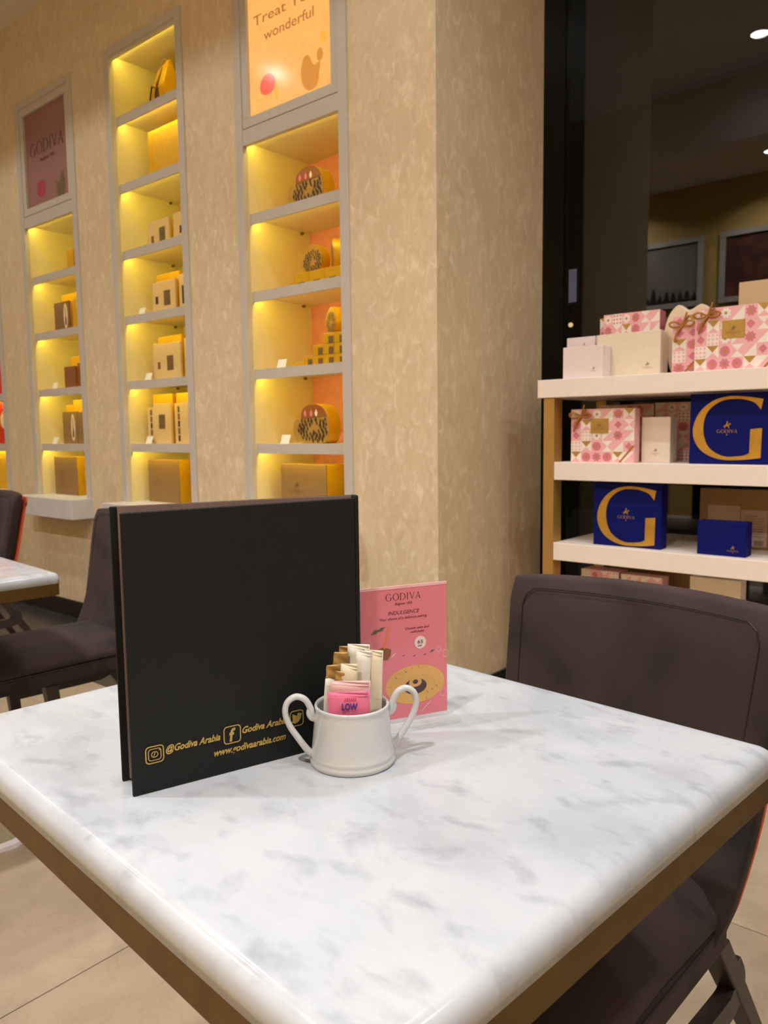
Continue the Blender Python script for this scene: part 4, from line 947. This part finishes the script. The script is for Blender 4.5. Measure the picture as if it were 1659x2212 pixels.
for (x_, z_, r) in ((.103, .0840, .003), (.010, .098, .006), (.108, .030, .004), (.112, .078, .004)):
    flat_polys(bm, [[(x_+r*cos(k*pi/8), z_+1.2*r*sin(k*pi/8)), (x_+r*cos((k+1)*pi/8), z_+1.2*r*sin((k+1)*pi/8)), (x_+(r-.0004)*cos((k+1)*pi/8), z_+1.2*(r-.0004)*sin((k+1)*pi/8)), (x_+(r-.0004)*cos(k*pi/8), z_+1.2*(r-.0004)*sin(k*pi/8))] for k in range(16)], cy_, t=.0002)
flat_polys(bm, [[(.078, .010), (.0787, .010), (.092, .0215), (.0915, .022)], [(.040, .082), (.041, .0815), (.046, .086), (.045, .0865)]], cy_, t=.0002)
obj('printed_swirls', bm, MT['whiteprint'], cs)

# ================================================================== SUGAR BOWL
bc = Vector((-.5459, .5836, .7502))
HD = math.atan2(.79, .61)
sb = thing('sugar_bowl', 'white porcelain two-handled sugar bowl filled with sachets', 'sugar bowl', bc, HD)
sb.scale = (.95, .95, 1)
prof = [(0, .002), (.040, .002), (.043, 0), (.0468, .0005), (.0478, .003), (.0475, .006), (.0462, .0075), (.0468, .009), (.0462, .0115), (.0455, .013), (.0445, .022), (.0432, .034), (.0422, .046), (.0412, .054), (.0405, .0565), (.0412, .059), (.0415, .061), (.0405, .0625), (.0388, .0622), (.0375, .060), (.0378, .057), (.0385, .050), (.0395, .03), (.041, .012), (.039, .0065), (0, .006)]
obj('bowl_body', lathe(bmesh.new(), prof, 72), MT['porcelain'], sb, smooth=True)
for sx in (-1, 1):
    pts = spline([(sx*.0375, 0, .0475), (sx*.0430, 0, .0500), (sx*.0460, 0, .0600), (sx*.0520, 0, .0700), (sx*.0620, 0, .0735), (sx*.0710, 0, .0680), (sx*.0735, 0, .0570), (sx*.0690, 0, .0430), (sx*.0600, 0, .0290), (sx*.0510, 0, .0165), (sx*.0455, 0, .0110)], 6)
    n = len(pts); rr = [.0040-.0006*sin(pi*i/(n-1)) for i in range(n)]
    bm = tube(bmesh.new(), pts, rr, 12, sx=1.15)
    # small curl where the handle meets the rim
    tube(bm, spline([(sx*.0462, 0, .0600), (sx*.0475, 0, .0545), (sx*.0452, 0, .0500), (sx*.0425, 0, .0485)], 5), [.0034]*15+[.0024], 10)
    obj('handle', bm, MT['porcelain'], sb, smooth=True)
# ------------------------------------------------------------------ sachets (camera-right axis = rt, away axis = aw)
rt = Vector((.73, .683, 0)); aw = Vector((-.683, .73, 0))
def sachet(name, label, cat, xb, xt, ztop, depb, dept, w_, m, tip=None, group=None, zb=.012, roll=0, mtip=None, th=.0022):
    base = bc+rt*xb+aw*depb+Vector((0, 0, zb)); top = Vector((bc.x, bc.y, 0))+rt*xt+aw*dept+Vector((0, 0, ztop))
    ax = (top-base); L_ = ax.length; ax.normalize(); side = (rt-ax*rt.dot(ax)).normalized(); side = Matrix.Rotation(roll, 3, ax) @ side; nrm = ax.cross(side)
    t = thing(name, label, cat, base, 0, group)
    def slabby(z0, z1, wd, t0, nm, mm, seal=True):
        bm = bmesh.new(); nx, nz = 6, 10; F = []; Bk = []
        for j in range(nz+1):
            s = j/nz; z = z0+(z1-z0)*s; e = min(1, min(s, 1-s)*5)**.6 if seal else 1; f = []; b_ = []
            for i in range(nx+1):
                u = -1+2*i/nx; bulge = t0*(1-u*u)*e+.0003; wav = .0006*sin(9*s+u*2)
                P = side*(u*wd/2)+ax*z
                f.append(bm.verts.new(P-nrm*(-bulge+wav))); b_.append(bm.verts.new(P-nrm*(bulge+wav)))
            F.append(f); Bk.append(b_)
        for j in range(nz):
            for i in range(nx):
                bm.faces.new((F[j][i], F[j][i+1], F[j+1][i+1], F[j+1][i])); bm.faces.new((Bk[j][i+1], Bk[j][i], Bk[j+1][i], Bk[j+1][i+1]))
            bm.faces.new((F[j][0], F[j+1][0], Bk[j+1][0], Bk[j][0])); bm.faces.new((F[j+1][nx], F[j][nx], Bk[j][nx], Bk[j+1][nx]))
        for i in range(nx):
            bm.faces.new((F[0][i+1], F[0][i], Bk[0][i], Bk[0][i+1])); bm.faces.new((F[nz][i], F[nz][i+1], Bk[nz][i+1], Bk[nz][i]))
        bmesh.ops.recalc_face_normals(bm, faces=bm.faces)
        return obj(nm, bm, mm, t, smooth=True)
    tl = tip or 0
    slabby(0, L_-tl, w_*1.12, th, 'sachet_body', m)
    slabby(L_-max(tl, .005)-.0004, L_, w_*1.04, .0006 if not tl else .0012, 'crimped_end' if not tl else 'gold_end', mtip or (MT['sachgold'] if tl else m), False)
    return t, base, ax, side, nrm, L_
G = 'sugar sticks in the bowl'
sachet('sugar_stick', 'white sugar stick with gold end leaning at the far left of the bowl', 'sachet', -.024, -.0175, .8545, -.004, -.002, .017, MT['paper'], .014, G, roll=.45)
sachet('sugar_stick', 'sugar stick with gold end, second from the left', 'sachet', -.022, -.0100, .8660, .008, .004, .015, MT['paper'], .017, G, roll=.2)
sachet('sugar_stick', 'short sugar stick with gold end in front at left', 'sachet', -.019, -.0090, .8500, -.012, -.012, .014, MT['paper'], .012, G, roll=-.1)
sachet('sugar_stick', 'sugar stick with a broad gold end behind the short one', 'sachet', -.008, -.0030, .8700, .016, .012, .018, MT['paper'], .010, G, roll=0)
sachet('sugar_stick', 'plain cream stick at the front centre of the bowl', 'sachet', -.008, -.0015, .8580, -.014, -.012, .016, MT['paperbeige'], 0, G)
sachet('sugar_stick', 'tall white stick at the top centre, folded over', 'sachet', .004, .0085, .8730, .010, .008, .021, MT['paper'], 0, G, roll=-.1)
sachet('sugar_stick', 'tall white stick between the centre and right ones', 'sachet', .004, .0140, .8690, -.006, -.004, .015, MT['paper'], 0, G, roll=.2)
sachet('sugar_stick', 'broad white stick at the right of the bowl', 'sachet', .020, .0240, .8685, -.002, .0, .018, MT['paperbeige'], 0, G, roll=-.3)
sachet('sugar_stick', 'pale white stick behind at far right of the bowl', 'sachet', .016, .0235, .8640, .014, .012, .016, MT['paper'], 0, G, roll=-.5)
GP = 'pink sweetener packets in the bowl'
sachet('sweetener_packet', 'pale pink packet standing behind the bright pink one', 'sachet', -.003, -.0010, .8420, -.019, -.0185, .037, MT['sachpale'], 0, GP, th=.0012)
tt, base, ax, side, nrm, L_ = sachet('sweetener_packet', 'bright pink packet with violet lettering at the front of the bowl', 'sachet', -.003, -.0030, .8330, -.0245, -.0250, .038, MT['sachpink'], 0, GP, th=.0014)
# printing on the front packet
fr = -nrm if nrm.dot(aw) > 0 else nrm
Mx = Matrix((side.to_4d(), ax.to_4d(), fr.to_4d(), (0, 0, 0, 1))).transposed(); Mx[3][0] = Mx[3][1] = Mx[3][2] = 0; Mx[3][3] = 1
for i in range(3): Mx[i][3] = 0
P0 = fr*.0026+ax*(L_-.0185)-side*.0075
Mt = Matrix.Translation(P0) @ Mx
text('violet_lettering', 'LOW', .0095, MT['blueprint'], tt, Mt, shear=.1, width=.0165, extrude=.0002, offset=.0003)
bm = bmesh.new()
for i in range(6):
    q = [Mt @ Vector((.003+i*.0021, .0085, 0)), Mt @ Vector((.0038+i*.0021, .0085, 0)), Mt @ Vector((.0048+i*.0021, .0125, 0)), Mt @ Vector((.0040+i*.0021, .0125, 0))]
    bm.faces.new([bm.verts.new(v) for v in q])
obj('red_stripes', bm, MT['redprint'], tt)
